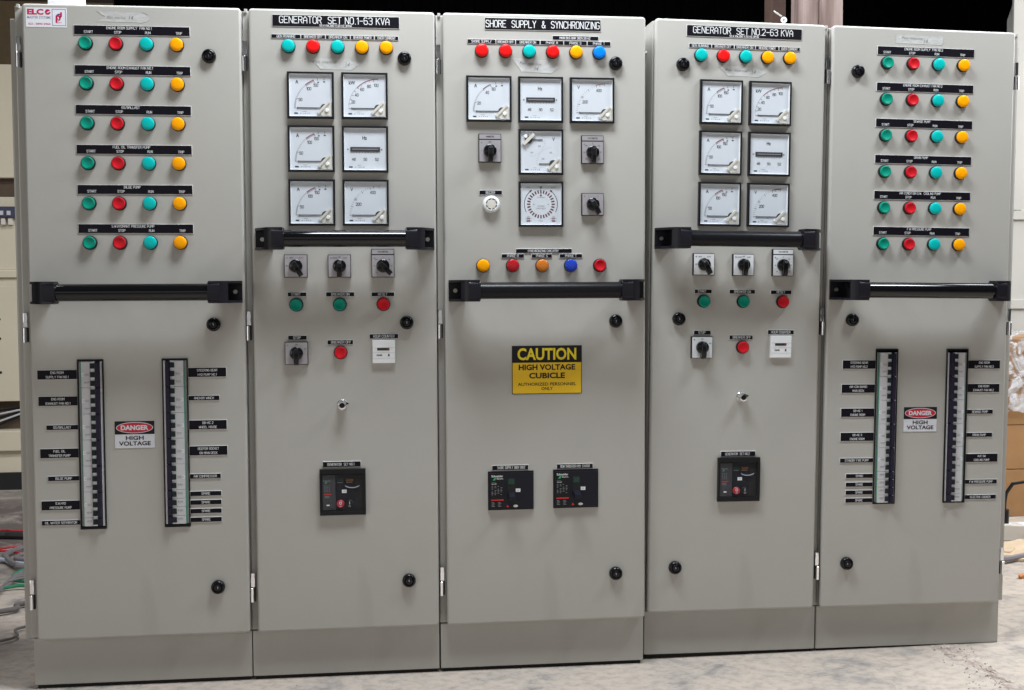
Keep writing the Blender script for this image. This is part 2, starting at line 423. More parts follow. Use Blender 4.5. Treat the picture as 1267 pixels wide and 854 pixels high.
def lock(P, x, z):
    def f():
        b = MB(); b.lathe([(14.5, 0), (14.5, -5), (13.6, -8.5), (11.5, -10.5), (10, -10.8), (9.2, -9), (8.4, -8.6), (7.6, -11), (6.8, -11.6), (3.2, -11.6), (3.0, -8), (0, -8)], GLOSSBLK, 32)
        b.box(-0.8, 0.8, -8.6, -8.0, -2.6, 2.6, STEEL)
        return b.mesh('door_lock')
    obj('door_lock', cached('lock', f), (x, 0, z), P, rot=(0, R(random.uniform(-20, 20)), 0))
def key_switch(P, x, z):
    def f():
        b = MB(); b.lathe([(11, 0), (11, -3), (10, -4), (9.4, -4), (9.4, -17), (8.6, -19), (7, -19.6), (5.4, -19.6)], CHROME, 28)
        b.lathe([(5.4, -19.6), (5.2, -18.4), (0, -18.2)], BLACK, 28)
        b.box(8.5, 13.5, -12, -8, 1.5, 4.5, BLACK)
        return b.mesh('key_switch')
    obj('key_switch', cached('key', f), (x, 0, z), P, label='chrome key switch with a black centre')

def hinge(P, x, z, side):
    def f():
        b = MB()
        b.box(-4.2, 4.2, 0, 6, 1, 31, CHROME, bev=1.0)
        # barrel
        n0 = len(b.v)
        prof = [(0, -31), (3.2, -31), (3.8, -30.4), (3.8, -0.6), (3.2, 0), (0, 0)]
        s0 = len(b.v); b.lathe([(r, y) for r, y in prof], CHROME, 16)
        for i in range(s0, len(b.v)):
            X, Y, Z = b.v[i]; b.v[i] = (X - 1.5 * side, Z - 0.5, Y)
        b.box(2.2 * side, 5.5 * side, 2.5, 6, -30, 0, RUBBER)  # black block paints in the dark gap beside the barrel
        return b.mesh('hinge')
    obj('hinge', cached(('hinge', side), f), (x, 6, z), P)

def handle(P, xa, xb, zc, dusty):
    L = xb - xa; tm = DUSTTUBE if dusty else TUBE
    b = MB()
    def tubef():
        b = MB(); b.lathe([(0, 0), (16.5, 0), (17.4, 1), (17.4, L - 101), (16.5, L - 100), (0, L - 100)], tm, 40)
        for i in range(len(b.v)):
            X, Y, Z = b.v[i]; b.v[i] = (Y, X, Z)
        return b.mesh('grab_handle')
    t = obj('grab_handle', cached(('tube', round(L), dusty), tubef), (xa + 50, -56, zc), P, label='black tubular grab handle across the door')
    def br(sd):
        def f():
            b = MB()
            prof = [(0, 0), (0, -19), (5, -30), (14, -50), (20, -60), (27, -68), (36, -74), (60, -76), (60, -38), (42, -34), (36, -26), (36, 0)]
            prof = [(p[0] * sd, p[1]) for p in prof]
            b.prism(prof, 17.5, 22.5, BLACKM); b.prism(prof, -22.5, -17.5, BLACKM)
            b.box(0, 36 * sd, -5, 0, -17.5, 17.5, BLACKM)
            web = [(30, -5), (28, -30), (25, -56), (22, -63), (28, -68.5), (36, -73.5), (44, -75), (44, -35), (36, -26), (36, -5)]
            b.prism([(p[0] * sd, p[1]) for p in web], -17.5, 17.5, BLACKM)
            # socket: rounded square sleeve round the tube
            ring = []
            for q in range(4):
                for k in range(5):
                    a = math.pi / 2 * q + math.pi / 2 * k / 4
                    ox, oz = [(1, 1), (-1, 1), (-1, -1), (1, -1)][q]
                    ring.append((-56 + ox * 11 + 9.5 * math.cos(a), oz * 11.5 + 9.5 * math.sin(a)))
            b.prism(ring, 38 * sd, 62 * sd, BLACKM, plane='yz')
            return b.mesh('handle_bracket')
        return cached(('br', sd), f)
    def scr():
        b = MB(); b.lathe([(4.8, 0), (4.8, -2.5), (4.2, -3.4), (2.2, -3.4), (2, -1.6), (0, -1.6)], STEEL, 16); return b.mesh('screw')
    for sd, X in ((1, xa), (-1, xb)):
        o = obj('handle_bracket', br(sd), (X - (xa + 50), 56, 0), t)
        obj('screw', cached('screw', scr), (X + sd * 14 - (xa + 50), 51, 0), t)

# ---- meters: origin is the centre of the 96 x 96 bezel
def bezel():
    b = MB()
    o = 48; i = 43.6
    def ring(h, y): return [(-h, y, -h), (h, y, -h), (h, y, h), (-h, y, h)]
    seq = [(48, 0), (48, -8.2), (47.2, -9.2), (44.2, -9.2), (43.6, -8.6)]
    base = len(b.v)
    for h, y in seq: b.v += ring(h, y)
    for k in range(len(seq) - 1):
        for q in range(4):
            r = (q + 1) % 4; a = base + 4 * k; c = a + 4
            b.face([a + q, a + r, c + r, c + q], BLACK, True)
    k = len(b.v); b.v += ring(43.6, -8.6) + ring(42.2, -2.5)
    for q in range(4):
        r = (q + 1) % 4; b.face([k + q, k + r, k + 4 + r, k + 4 + q], METERW, False)
    b.face([base + q for q in range(4)], BLACK, False)
    return b.mesh('panel_meter')
def dialplate():
    b = MB(); b.box(-42.6, 42.6, -2.6, -1, -42.6, 42.6, DIAL); return b.mesh('dial')
def glassplate():
    b = MB(); b.quad([(-43.5, -9.15, -43.5), (43.5, -9.15, -43.5), (43.5, -9.15, 43.5), (-43.5, -9.15, 43.5)], GLASS); return b.mesh('glass', False)
PX, PZ = 28.0, -26.0      # pivot
def tick(b, a, r0, r1, wd, m, px=PX, pz=PZ, y=-2.8):
    a = R(a); c, s = -math.cos(a), math.sin(a); nx, nz = -s * wd / 2, c * wd / 2
    b.quad([(px + c * r0 + nx, y, pz + s * r0 + nz), (px + c * r1 + nx, y, pz + s * r1 + nz),
            (px + c * r1 - nx, y, pz + s * r1 - nz), (px + c * r0 - nx, y, pz + s * r0 - nz)], m)
def arc(b, a0, a1, r, wd, m, px=PX, pz=PZ, y=-2.75, n=16):
    for k in range(n):
        q = [R(a0 + (a1 - a0) * (k + e) / n) for e in (0, 1)]
        b.quad([(px - math.cos(q[0]) * r, y, pz + math.sin(q[0]) * r), (px - math.cos(q[1]) * r, y, pz + math.sin(q[1]) * r),
                (px - math.cos(q[1]) * (r + wd), y, pz + math.sin(q[1]) * (r + wd)), (px - math.cos(q[0]) * (r + wd), y, pz + math.sin(q[0]) * (r + wd))], m)
def smallprint(b):
    b.box(-34, -26.5, -2.85, -2.7, -38.6, -35.8, INK)
    for k, x in enumerate((-21.5, -16, -12.5, -8, -4.5)):
        b.box(x, x + (2.2 if k % 2 == 0 else 1.2), -2.85, -2.7, -38, -36.6, GREYINK)
    b.box(-17, -9, -2.85, -2.7, -33.6, -33.1, GREYINK)
def scale_print(kind):
    def f():
        b = MB()
        if kind in ('A', 'A60'):
            text(b, 'A', -28, 27.5, 7.2, INK, -2.8, bold=.018)
            an = {0: 0, 50: 19, 100: 50.8, 150: 69} if kind == 'A' else {0: 0, 20: 18, 40: 49, 60: 66}
            ks = sorted(an)
            for i in range(len(ks) - 1):
                for j in range(10):
                    a = an[ks[i]] + (an[ks[i + 1]] - an[ks[i]]) * j / 10
                    tick(b, a, 57 if j == 0 else 59, 62, .7 if j == 0 else .55, INK)
            tick(b, an[ks[-1]], 55, 62, .9, INK)
            arc(b, an[ks[2]], an[ks[3]], 60.5, 1.5, REDINK); 
            if kind == 'A':
                for j in range(11): tick(b, an[100] + (an[150] - an[100]) * j / 10, 57.5, 62, .7, REDINK)
            tick(b, 77, 58, 62.5, .8, INK); tick(b, 90, 57, 62.5, .8, INK)
            P = [(57.2 if False else 0, 0)]
            for kk, (x, z) in zip(ks[1:], ((-21, -9), (-3.5, 13.5), (10.5, 21))):
                engrave(b, str(kk), x, z, 5.6, INK, -2.85, thick=.8)
            b.box(14, 17.5, -2.85, -2.7, 25.8, 28, INK); b.box(26, 30, -2.85, -2.7, 26.8, 29.2, INK)
        elif kind == 'kW':
            text(b, 'kW', -26, 27, 7.2, INK, -2.8, bold=.025)
            for j in range(11): tick(b, 9 * j, 57, 62, .7, REDINK if j > 5 else INK)
            for j in range(20): tick(b, 45 + 45 * j / 20, 59, 61, .4, REDINK)
            arc(b, 45, 90, 60.5, 1.5, REDINK, n=24); arc(b, 3, 45, 61.4, .5, GREYINK, n=20)
            tick(b, 81, 55.5, 62.5, .8, INK)
            for s_, x, z in (('20', -24, -12.5), ('40', -16.5, 2), ('60', -5, 13.5), ('80', 9.5, 20), ('100', 24, 22.5)):
                engrave(b, s_, x, z, 5.6, INK, -2.85, thick=.8)
        elif kind in ('V', 'Vr'):
            text(b, 'V', -29, 27.5, 7.2, INK, -2.8, bold=.015)
            for j in range(21):
                a = 90 * (j / 20) ** 1.02; tick(b, a, 58.5 if j % 4 else 56.5, 62, .5 if j % 4 else .8, GREYINK if j % 4 else INK)
            tick(b, 79, 56, 62, .9, REDINK if kind == 'Vr' else INK); tick(b, 33, 56, 62, .8, INK); tick(b, 90, 56.5, 62, .8, REDINK if kind == 'Vr' else INK)
            if kind == 'Vr': arc(b, 72, 90, 60.5, 1.5, REDINK)
            engrave(b, '200', -15, -3, 5.6, INK, -2.85, thick=.8); engrave(b, '400', 15, 21.5, 5.6, INK, -2.85, thick=.8)
        elif kind == 'Hz':
            text(b, 'Hz', -1, 23.5, 7, INK, -2.8, nar=.8, bold=.03)
            for j in range(9): tick(b, 90, 0, 4.5 if j % 2 == 0 else 3, .6, REDINK if j % 2 else GREYINK, px=-24 + j * 6, pz=-9.5 + (0 if j % 2 == 0 else 1.5))
            for s_, x in (('48', -24), ('50', 0), ('52', 24)): engrave(b, s_, x, -21, 5.2, INK, -2.85, thick=.75)
            for x in (-36, 34):
                b.lathe([(1.8, -2.7), (1.8, -2.9), (0, -2.9)], GREYINK, 12, cx=x, cz=-0.5)
        elif kind == 'VV':
            text(b, 'V', 27.5, 27.5, 7.2, INK, -2.8, bold=.015)
            for px, pz, d in ((26, -25, 1), (-26, 26, -1)):
                for j in range(15):
                    a = 6 * j; 
                    if d > 0: tick(b, a, 34, 36.5, .4, GREYINK, px=px, pz=pz)
                    else: tick(b, a + 180, 34, 36.5, .4, GREYINK, px=px, pz=pz)
            for s_, x, z in (('200', -3, 12.5), ('400', -19.5, -1), ('400', 21, -1), ('200', 4.5, -14)): text(b, s_, x, z, 3.6, GREYINK, -2.8, nar=.75)
        elif kind == 'SY':
            for j in range(28):
                a = 360 * (j + .0) / 28 + 90
                tick(b, a, 23, 30, 2.8, MAROON, px=0, pz=0)
            arc(b, -28, 52, 35, 1.3, INK, px=0, pz=0); arc(b, 128, 208, 35, 1.3, INK, px=0, pz=0)
            for sx in (-1, 1):
                b.quad([(sx * 19, -2.9, 30.5), (sx * 25, -2.9, 28.8), (sx * 21.5, -2.9, 25.0)], INK)
            b.quad([(-3, -2.9, 37.5), (3, -2.9, 37.5), (0, -2.9, 33)], INK); b.quad([(-2.6, -2.9, 17.5), (2.6, -2.9, 17.5), (0, -2.9, 22)], INK)
            b.box(-.5, .5, -2.9, -2.7, 22, 33, INK)
            text(b, 'FAST', -27, 36, 3, GREYINK, -2.8); text(b, 'SLOW', 27, 36, 3, GREYINK, -2.8)
            text(b, 'SYNCHRONIZED', 0, 14.5, 1.9, REDINK, -2.8, nar=.8)
            text(b, 'SYNCHRO', 0, -4, 2.8, GREYINK, -2.8); text(b, 'CHECK RELAY', 0, -9, 2.8, GREYINK, -2.8)
            for x in (-15.5, 15.5): b.lathe([(1.2, -2.7), (1.2, -2.9), (0, -2.9)], GREYINK, 12, cx=x, cz=0)
            for x in (-27, 27):
                b.box(x - 4, x + 4, -3, -2.7, -31.5, -28.5, GREYINK); b.box(x - 4, x + 4, -3, -2.7, -37, -34, REDINK)
                for dx in (-7, 6): b.box(x + dx, x + dx + 1, -2.9, -2.7, -36, -35, GREYINK); b.box(x + dx, x + dx + 1, -2.9, -2.7, -30.5, -29.5, GREYINK)
                text(b, 'U' + ('GEN' if x < 0 else 'BUS'), x, -26, 2.0, GREYINK, -2.8)
            text(b, 'MODE', 0, -35.5, 2.4, GREYINK, -2.8)
        if kind != 'SY': smallprint(b)
        return b.mesh('scale_print', False)
    return cached(('scale', kind), f)
def hz_window():
    b = MB(); b.box(-31, 31, -4.2, -2.6, -5, 4.6, INK, bev=.8); b.box(-27, 27, -4.5, -4.1, -1.2, .8, GREYINK); return b.mesh('reed_window')
def needle(length=56, px=PX, pz=PZ, sgn=-1):
    def f():
        b = MB(); b.box(0 if sgn > 0 else -length, length if sgn > 0 else 0, -3.9, -3.3, -.85, .85, INK)
        e = sgn * length * .985; b.box(e - .5, e + .5, -4.0, -3.2, -2, 2, INK) if length > 40 else None
        b.lathe([(8.2, -3), (8.2, -4.4), (0, -4.4)], INK, 28)
        return b.mesh('needle')
    return cached(('needle', length, sgn), f)
def cover():
    b = MB()
    d = 4.2
    # corner gusset
    b.prism([(14.2, -42.2), (14.2, -9), (10, -10.5), (2, -18), (-4, -26), (-2, -30), (-6, -34), (-4, -42.2)], -6.2, -2.8, CREAMP, plane='xz')
    # diagonal bar
    p = [(-12, -11), (9.5, 12), (13.5, 9), (-8, -14.5)]
    b.prism(p, -7.6, -3, CREAMP, plane='xz')
    return b.mesh('needle_cover')
def zcap():
    b = MB(); b.lathe([(4, -2), (4, -8.9), (3.6, -9.6), (0, -9.8)], WHITEP, 20); return b.mesh('zero_screw')
def gusset():
    b = MB(); b.prism([(42, -42), (42, -15), (38.5, -15.5), (20, -34), (20, -38), (23, -42)], -5.6, -2.8, CREAMP, plane='xz')
    b.prism([(13.2, -35), (35.8, -12.2), (39.2, -15.4), (16.8, -38.6)], -7.4, -3, CREAMP, plane='xz')
    return b.mesh('needle_cover')
def gusset2():
    b = MB(); b.prism([(-(17.5), 40.5), (-12.6, 35.5), (-35, 13.5), (-40, 18.5)], -7.4, -3, CREAMP, plane='xz')
    b.prism([(-42, 42), (-42, 11.5), (-38, 12), (-16, 34), (-16, 38), (-20, 42)], -3.0, -2.8, DIAL, plane='xz')
    return b.mesh('needle_cover')
def meter(P, x, z, kind, label):
    o = obj('panel_meter', cached('bezel', bezel), (x, 0, z), P, label=label)
    obj('dial', cached('dial', dialplate), (0, -1.5, 0), o)
    obj('scale_print', scale_print(kind), (0, -1.5, 0), o)
    if kind in ('A', 'A60', 'kW', 'V', 'Vr'):
        obj('needle', needle(), (PX, -1.5, PZ), o)
        obj('needle_cover', cached('gus', gusset), (0, -1.5, 0), o)
        obj('zero_screw', cached('zc', zcap), (33, 0, -31), o)
    if kind == 'Hz': obj('reed_window', cached('hzw', hz_window), (0, -1.5, 0), o)
    if kind == 'VV':
        obj('needle', needle(30), (26, -1.5, -25), o); obj('needle', needle(30, sgn=1), (-26, -1.5, 26), o)
        obj('needle_cover', cached('gus', gusset), (0, -1.5, 0), o); obj('needle_cover', cached('gus2', gusset2), (0, -1.5, 0), o)
        obj('zero_screw', cached('zc', zcap), (33, 0, -31), o); obj('zero_screw', cached('zc', zcap), (-33, 0, 33), o)
    obj('glass', cached('glass', glassplate), (0, 0, 0), o)

# ---- rotary cam switches
def rotary(P, x, z, ang, face, kind, label):
    """kind: '2','3','v' (voltmeter style with head strip),'s' ; (x, z) is the centre of the square plate"""
    tall = kind in ('v', 'a')
    def fbase():
        b = MB(); b.box(-24, 24, -8.5, 0, -24, 36 if tall else 24, BLACK, bev=1); return b.mesh('rotary_switch')
    def fface():
        b = MB(); b.box(-22.7, 22.7, -9.1, -8.3, -22.7, 22.7, face)
        if tall: b.box(-22.7, 22.7, -9.1, -8.3, 25, 34.6, face)
        return b.mesh('faceplate')
    def fprint():
        b = MB(); y = -9.25
        b.lathe([(1.8, y + .1), (1.8, y), (0, y)], GREYINK, 10, cx=-18, cz=17)
        lab = {'2': [('MAN', -9, 17), ('AUTO', 11, 17), ('OFF', -18, 0)], '3': [('LOWER', -10, 17), ('OFF', 0, 18.5), ('RAISE', 12, 17)],
               's': [('OFF', 0, 18.5), ('ON', 18, 9)], 'r': [('1', -9, 18), ('2', 11, 18)],
               'v': [('0', 0, 18.5), ('RS', 14, 14), ('ST', 18, 0), ('TR', 14, -14), ('RN', -14, 14), ('SN', -18, 0), ('TN', -14, -14)],
               'a': [('OFF', 0, 18.5), ('1', -18, 0), ('2', 19, 0)]}[kind]
        red = kind in ('2', '3')
        for s_, X, Z in lab: text(b, s_, X, Z, 2.7, REDINK if (red and X > 5) else INK, y, nar=.8, bold=.01)
        if tall: text(b, {'v': 'VOLTMETER', 'a': 'AMMETER'}[kind], 0, 29.8, 3.4, INK, y, nar=.8, bold=.02)
        return b.mesh('switch_print', False)
    def fknob():
        b = MB(); b.lathe([(14, -8.5), (14, -13), (13.4, -15.5), (11.5, -17), (0, -17.6)], GLOSSBLK, 36)
        pr = [(-4.8, 9), (4.8, 9), (4.6, -23), (-4.6, -23)]
        # lever: tapered grip, higher at the upper end and rounded
        secs = [(11, -15, 3.2, 0), (9.5, -25, 4.4, 1), (5, -30, 5.0, 1), (-6, -30.5, 5.0, 1), (-18, -28, 5.0, 1), (-23, -26, 4.8, 1), (-24, -23, 4.4, 1)]
        base = len(b.v)
        for zz, yf, hw, _ in secs:
            b.v += [(-hw, -13, zz), (-hw, yf + 1.8, zz), (-hw * .72, yf, zz), (hw * .72, yf, zz), (hw, yf + 1.8, zz), (hw, -13, zz)]
        for k in range(len(secs) - 1):
            a = base + 6 * k; c = a + 6
            for q in range(6):
                r = (q + 1) % 6; b.face([a + q, a + r, c + r, c + q], GLOSSBLK, True)
        b.face([base + q for q in range(6)], GLOSSBLK, True); b.face([base + 6 * (len(secs) - 1) + q for q in range(6)], GLOSSBLK, False)
        return b.mesh('knob')
    o = obj('rotary_switch', cached(('rs', tall), fbase), (x, 0, z), P, label=label)
    obj('faceplate', cached(('rf', tall, face.name), fface), (0, 0, 0), o)
    obj('switch_print', cached(('rp', kind), fprint), (0, 0, 0), o)
    obj('knob', cached('knob', fknob), (0, 0, 0), o, rot=(0, R(ang), 0))

# ---- circuit breakers on their side in the door cut-outs. origin top centre of the window
def mcb_mesh(n, m):
    def f():
        b = MB(); H = 18 * n
        def bx(x0, x1, y0, y1, z0, z1, mt, bev=0): b.box(min(x0 * m, x1 * m), max(x0 * m, x1 * m), y0, y1, z0, z1, mt, bev)
        bx(-23.5, -19.5, 1, 14, -H + .2, -.2, GREYP)
        bx(-19.5, -17.3, -3, 14, -H + .2, -.2, GREENL)
        bx(-17.3, 1, -5.5, 14, -H + .3, -.3, GREYP, .6)
        bx(1, 19.5, 2, 14, -H + .2, -.2, TIE)
        bx(19.5, 23.5, -2, 14, -H + .2, -.2, WHITEP)
        for k in range(n + 1):
            z = -18 * k; a, c = (z + 3.6 if k else -.2), (z - 3.6 if k < n else -H + .2)
            bx(1, 9.5, -4.5, 2, min(a, c) + (0 if k < n else 0), max(a, c) if k else -.2, WHITEP, .5)
        for k in range(n):
            zc = -18 * k - 9
            if n == 1 or k == n - 1:
                for q in range(4): bx(-12 + q * 2.7, -10.4 + q * 2.7, -5.7, -5.4, zc + 1.2, zc + 3.0 + (q % 2), GREYINK)
                bx(-12, -3, -5.7, -5.4, zc - .3, zc, GREYINK)
        if n == 3:
            zc = -27
            bx(-16.5, -15.3, -5.9, -5.4, zc - 3.5, zc + 3.5, STICK); bx(-15.3, -12, -5.9, -5.4, zc + 2.4, zc + 3.5, STICK); bx(-15.3, -12, -5.9, -5.4, zc - 3.5, zc - 2.4, STICK)
            for q in range(3): bx(-9.5 + q * 2.6, -7.9 + q * 2.6, -5.7, -5.4, zc - 2.5, zc + 2.5, mat('faint_grey_print', (0.33, 0.33, 0.35)))
        return b.mesh('circuit_breaker')
    return cached(('mcb', n, m), f)
def tog_mesh(n, m):
    def f():
        b = MB()
        def bx(x0, x1, y0, y1, z0, z1, mt, bev=0): b.box(min(x0 * m, x1 * m), max(x0 * m, x1 * m), y0, y1, z0, z1, mt, bev)
        bx(0.6, 11, -9, 2, -5.2, 5.2, TOGGLE, 1.0)
        return b.mesh('toggle')
    return cached(('tog', n, m), f)
def tie_mesh(n, m):
    def f():
        b = MB(); b.box(min(10.5 * m, 18.6 * m), max(10.5 * m, 18.6 * m), -12.5, 2, -18 * n + .8, -.8, TIE, 1.4); return b.mesh('tie_bar')
    return cached(('tie', n, m), f)
def frame_mesh(Hh):
    def f():
        b = MB(); wo, wi = 26, 23.9
        for x0, x1, z0, z1 in ((-wo, -wi, -Hh, 0), (wi, wo, -Hh, 0), (-wi, wi, -3, 0), (-wi, wi, -Hh, -Hh + 4)):
            b.box(x0, x1, -3.5, 17, z0, z1, BLACK)
        b.box(-wi, wi, 15, 17, -Hh + 4, -3, BLACK)
        return b.mesh('cutout_trim')
    return cached(('frame', Hh), f)
def mcb_bank(P, cx, ztop, Hh, mods, m, drop=4.5):
    obj('cutout_trim', frame_mesh(Hh), (cx, 0, ztop), P)
    z = ztop - drop
    for n in mods:
        o = obj('circuit_breaker', mcb_mesh(n, m), (cx, 0, z), P, label='three pole circuit breaker' if n == 3 else 'single pole circuit breaker')
        for k in range(n): obj('toggle', tog_mesh(n, m), (0, 0, -18 * k - 9), o)
        obj('tie_bar', tie_mesh(n, m), (0, 0, 0), o)
        z -= 18 * n

# ---- moulded case breaker (shore supply / thruster)
def mccb(P, x0, x1, z1, z0, label):
    cx, cz = (x0 + x1) / 2, (z0 + z1) / 2; W_, H_ = x1 - x0, z1 - z0
    def f():
        b = MB(); b.box(-W_ / 2, W_ / 2, -3, 0, -H_ / 2, H_ / 2, BLACK, bev=1)
        b.box(-W_ / 2 + 3, W_ / 2 - 3, -7, -3, -H_ / 2 + 3, H_ / 2 - 3, ACB, bev=1.5)
        b.box(-W_ / 2 + 5, -W_ / 2 + 34, -7.6, -7, -H_ / 2 + 4, H_ / 2 - 4, BLACK, bev=.3)
        return b.mesh('moulded_case_breaker')
    o = obj('moulded_case_breaker', cached(('mccb', round(W_), round(H_)), f), (cx, 0, cz), P, label=label)
    def fp():
        b = MB(); y = -7.8; L = -W_ / 2 + 6
        text(b, 'Schneider', L + 1, H_ / 2 - 9.5, 4.2, LETTER, y, width=25, bold=.02, align='l')
        text(b, 'Electric', L + 12.5, H_ / 2 - 15, 3.0, LETTER, y, width=14, bold=.01, align='l')
        b.prism([(L + 4, H_ / 2 - 19), (L + 9, H_ / 2 - 18), (L + 11.5, H_ / 2 - 13.5), (L + 7, H_ / 2 - 13.5)], y - .1, y + .1, GREENLOGO, plane='xz')
        text(b, 'Compact', L + 1, H_ / 2 - 23, 2.0, GREYINK, y, align='l', nar=.9)
        text(b, 'NSX100F', L + 1, H_ / 2 - 26.5, 2.2, LETTER, y, align='l', nar=.9)
        for r_ in range(7):
            for c_ in range(4):
                if (r_ + c_) % 5 != 3: b.box(L + 1 + c_ * 6.5, L + 4 + c_ * 6.5 + (r_ % 2), y, y + .1, H_ / 2 - 32 - r_ * 3, H_ / 2 - 31 - r_ * 3, GREYINK)
        b.box(L, L + 27, y - .05, y + .1, -H_ / 2 + 21.5, -H_ / 2 + 24, REDP)
        for r_ in range(4):
            for c_ in range(2): b.box(L + 1 + c_ * 14, L + 6 + c_ * 14 + r_ % 2 * 2, y, y + .1, -H_ / 2 + 17 - r_ * 2.8, -H_ / 2 + 18 - r_ * 2.8, GREYINK)
        return b.mesh('breaker_print', False)
    obj('breaker_print', cached(('mccbp', round(W_), round(H_)), fp), (0, 0, 0), o)
    def ft():
        b = MB(); b.box(-7.5, 7.5, -7.5, -6.9, -17, 28, RUBBER); b.box(-7, 7, -8, -7, 14, 26, DKGREEN)
        # toggle lever leaning down
        b.prism([(-8, -7), (-20, -15), (-30, -19), (-33, -18), (-34, -13), (-25, -4), (-20, 2), (-9, 0)][:0] or [(-7, -2), (-24, -7), (-29, -9), (-30, -14), (-27, -19), (-7, -16)], -6.5, 6.5, ACB, plane='yz')
        return b.mesh('breaker_toggle')
    obj('breaker_toggle', cached('mccbt', ft), (-W_ / 2 + 50, 0, 0), o)
    def fw():
        b = MB(); b.box(-5, 5, -7.6, -6.9, -3.5, 3.5, STICK); text(b, 'ON', 0, .2, 3, GREYINK, -7.8)
        return b.mesh('white_sticker')
    obj('white_sticker', cached('mccbw', fw), (15 if x0 < 1000 else 20, 0, 1), o)
    def fr():
        b = MB(); b.prism([(-3, -2), (3, -2), (0, 3)], -7.6, -6.9, REDP, plane='xz')
        b.lathe([(5, -6.9), (5, -7.5), (0, -7.5)], CREAMP, 16, cx=17, cz=0)
        for i in range(len(b.v) - 33, len(b.v)): b.v[i] = (b.v[i][0], b.v[i][1], b.v[i][2] * .55)
        return b.mesh('trip_mark')
    obj('trip_mark', cached('mccbr', fr), (-W_ / 2 + 42, 0, -H_ / 2 + 9), o)

# ---- generator breaker with clear cover
def acb(P, x0, x1, z1, z0, label):
    cx, cz = (x0 + x1) / 2, (z0 + z1) / 2; W_, H_ = x1 - x0, z1 - z0
    def f():
        b = MB(); w_, h_ = W_ / 2, H_ / 2
        b.box(-w_, w_, -9, 0, h_ - 10, h_, BLACK, .8); b.box(-w_, w_, -9, 0, -h_, -h_ + 9, BLACK, .8)
        b.box(-w_, -w_ + 3.5, -9, 0, -h_ + 9, h_ - 10, BLACK); b.box(w_ - 6, w_, -9, 0, -h_ + 9, h_ - 10, BLACK)
        b.box(-w_ + 3.5, w_ - 6, -3, -.5, -h_ + 9, h_ - 10, ACB)
        b.box(-w_ + 5, -w_ + 33, -5.2, -3, -h_ + 10.5, h_ - 12, ACBL, .8)
        b.box(w_ - 22, w_ - 6, -3.6, -3, -h_ + 9.5, h_ - 10.5, RUBBER)
        return b.mesh('generator_breaker')
    o = obj('generator_breaker', cached(('acb', round(W_), round(H_)), f), (cx, 0, cz), P, label=label)
    def fp():
        b = MB(); y = -5.35; w_, h_ = W_ / 2, H_ / 2; L = -w_ + 8
        text(b, 'Schneider', L, h_ - 24.5, 2.8, GREYINK, y, width=15, align='l', bold=.02)
        b.prism([(L + 3, h_ - 31), (L + 6, h_ - 30), (L + 7.5, h_ - 27), (L + 4.5, h_ - 27)], y - .1, y + .1, GREENLOGO, plane='xz')
        for r_ in range(5):
            for c_ in range(3): b.box(L + 2 + c_ * 4.5, L + 4 + c_ * 4.5, y, y + .1, h_ - 36 - r_ * 3, h_ - 35 - r_ * 3, GREYINK)
        b.box(L + 1, L + 16, y - .05, y + .1, h_ - 54.5, h_ - 52.5, REDP)
        for r_ in range(2): b.box(L + 2, L + 12, y, y + .1, h_ - 58 - r_ * 3, h_ - 57 - r_ * 3, GREYINK)
        b.box(L + 8, L + 20, y, y + .1, -h_ + 20, -h_ + 22, GREYINK)
        b.box(-12, 0, -3.6, -2.9, h_ - 27, h_ - 21.5, DKGREEN); b.box(7, 22, -3.6, -2.9, h_ - 27, h_ - 21.5, DKAMBER)
        b.box(-12, 0, -3.3, -2.9, h_ - 29.5, h_ - 28.7, GREYINK); b.box(7, 20, -3.3, -2.9, h_ - 29.5, h_ - 28.7, GREYINK)
        return b.mesh('breaker_print', False)
    obj('breaker_print', cached(('acbp', round(W_)), fp), (0, 0, 0), o)
    def rb(m, s_):
        def g():
            b = MB(); b.lathe([(8, -3), (8, -7), (7.2, -7.8), (0, -7.8)], m, 24)
            text(b, s_, 0, 1.8, 6, LETTER, -7.95, bold=.02); text(b, 'OFF' if s_ == 'O' else 'ON', 0, -5, 2.4, LETTER, -7.95)
            return b.mesh('breaker_button')
        return g
    obj('breaker_button', cached('acbO', rb(REDKNOB, 'O')), (-5, 0, -H_ / 2 + 24), o, label='red breaker button marked O')
    obj('breaker_button', cached('acbI', rb(BLACK, 'I')), (14, 0, -H_ / 2 + 24), o, label='black breaker button marked I')
    def fs():
        b = MB(); b.box(-5, 5, -3.7, -2.9, -3.5, 3.5, STICK); text(b, 'ON', 0, 0, 2.6, GREYINK, -3.85); return b.mesh('white_sticker')
    obj('white_sticker', cached('acbs', fs), (3, 0, 1), o)
    def ff():
        b = MB()
        for q in range(10):
            t0 = -1 + q * .2
            b.quad([(20 + 15 * t0, -6.2, 9 + 4 * t0 * t0 - 1), (20 + 15 * (t0 + .2), -6.2, 9 + 4 * (t0 + .2) ** 2 - 1),
                    (20 + 15 * (t0 + .2), -5.2, 9 + 4 * (t0 + .2) ** 2 + 1), (20 + 15 * t0, -5.2, 9 + 4 * t0 * t0 + 1)], GREYINK)
        b.box(-W_ / 2 + 20, -W_ / 2 + 28, -7, -5, -H_ / 2 + 16, -H_ / 2 + 30, ACBL, 1)
        b.box(-W_ / 2 + 14, -W_ / 2 + 24, -6.4, -5, -H_ / 2 + 20, -H_ / 2 + 22.5, LETTER)
        return b.mesh('charging_lever', False)
    obj('charging_lever', cached('acbl', ff), (0, 0, 0), o)
    def fg():
        b = MB(); w_, h_ = W_ / 2, H_ / 2
        b.quad([(-w_ + 3.6, -8.7, -h_ + 9), (w_ - 6, -8.7, -h_ + 9), (w_ - 6, -8.7, h_ - 10), (-w_ + 3.6, -8.7, h_ - 10)], GLASS)
        return b.mesh('clear_cover', False)
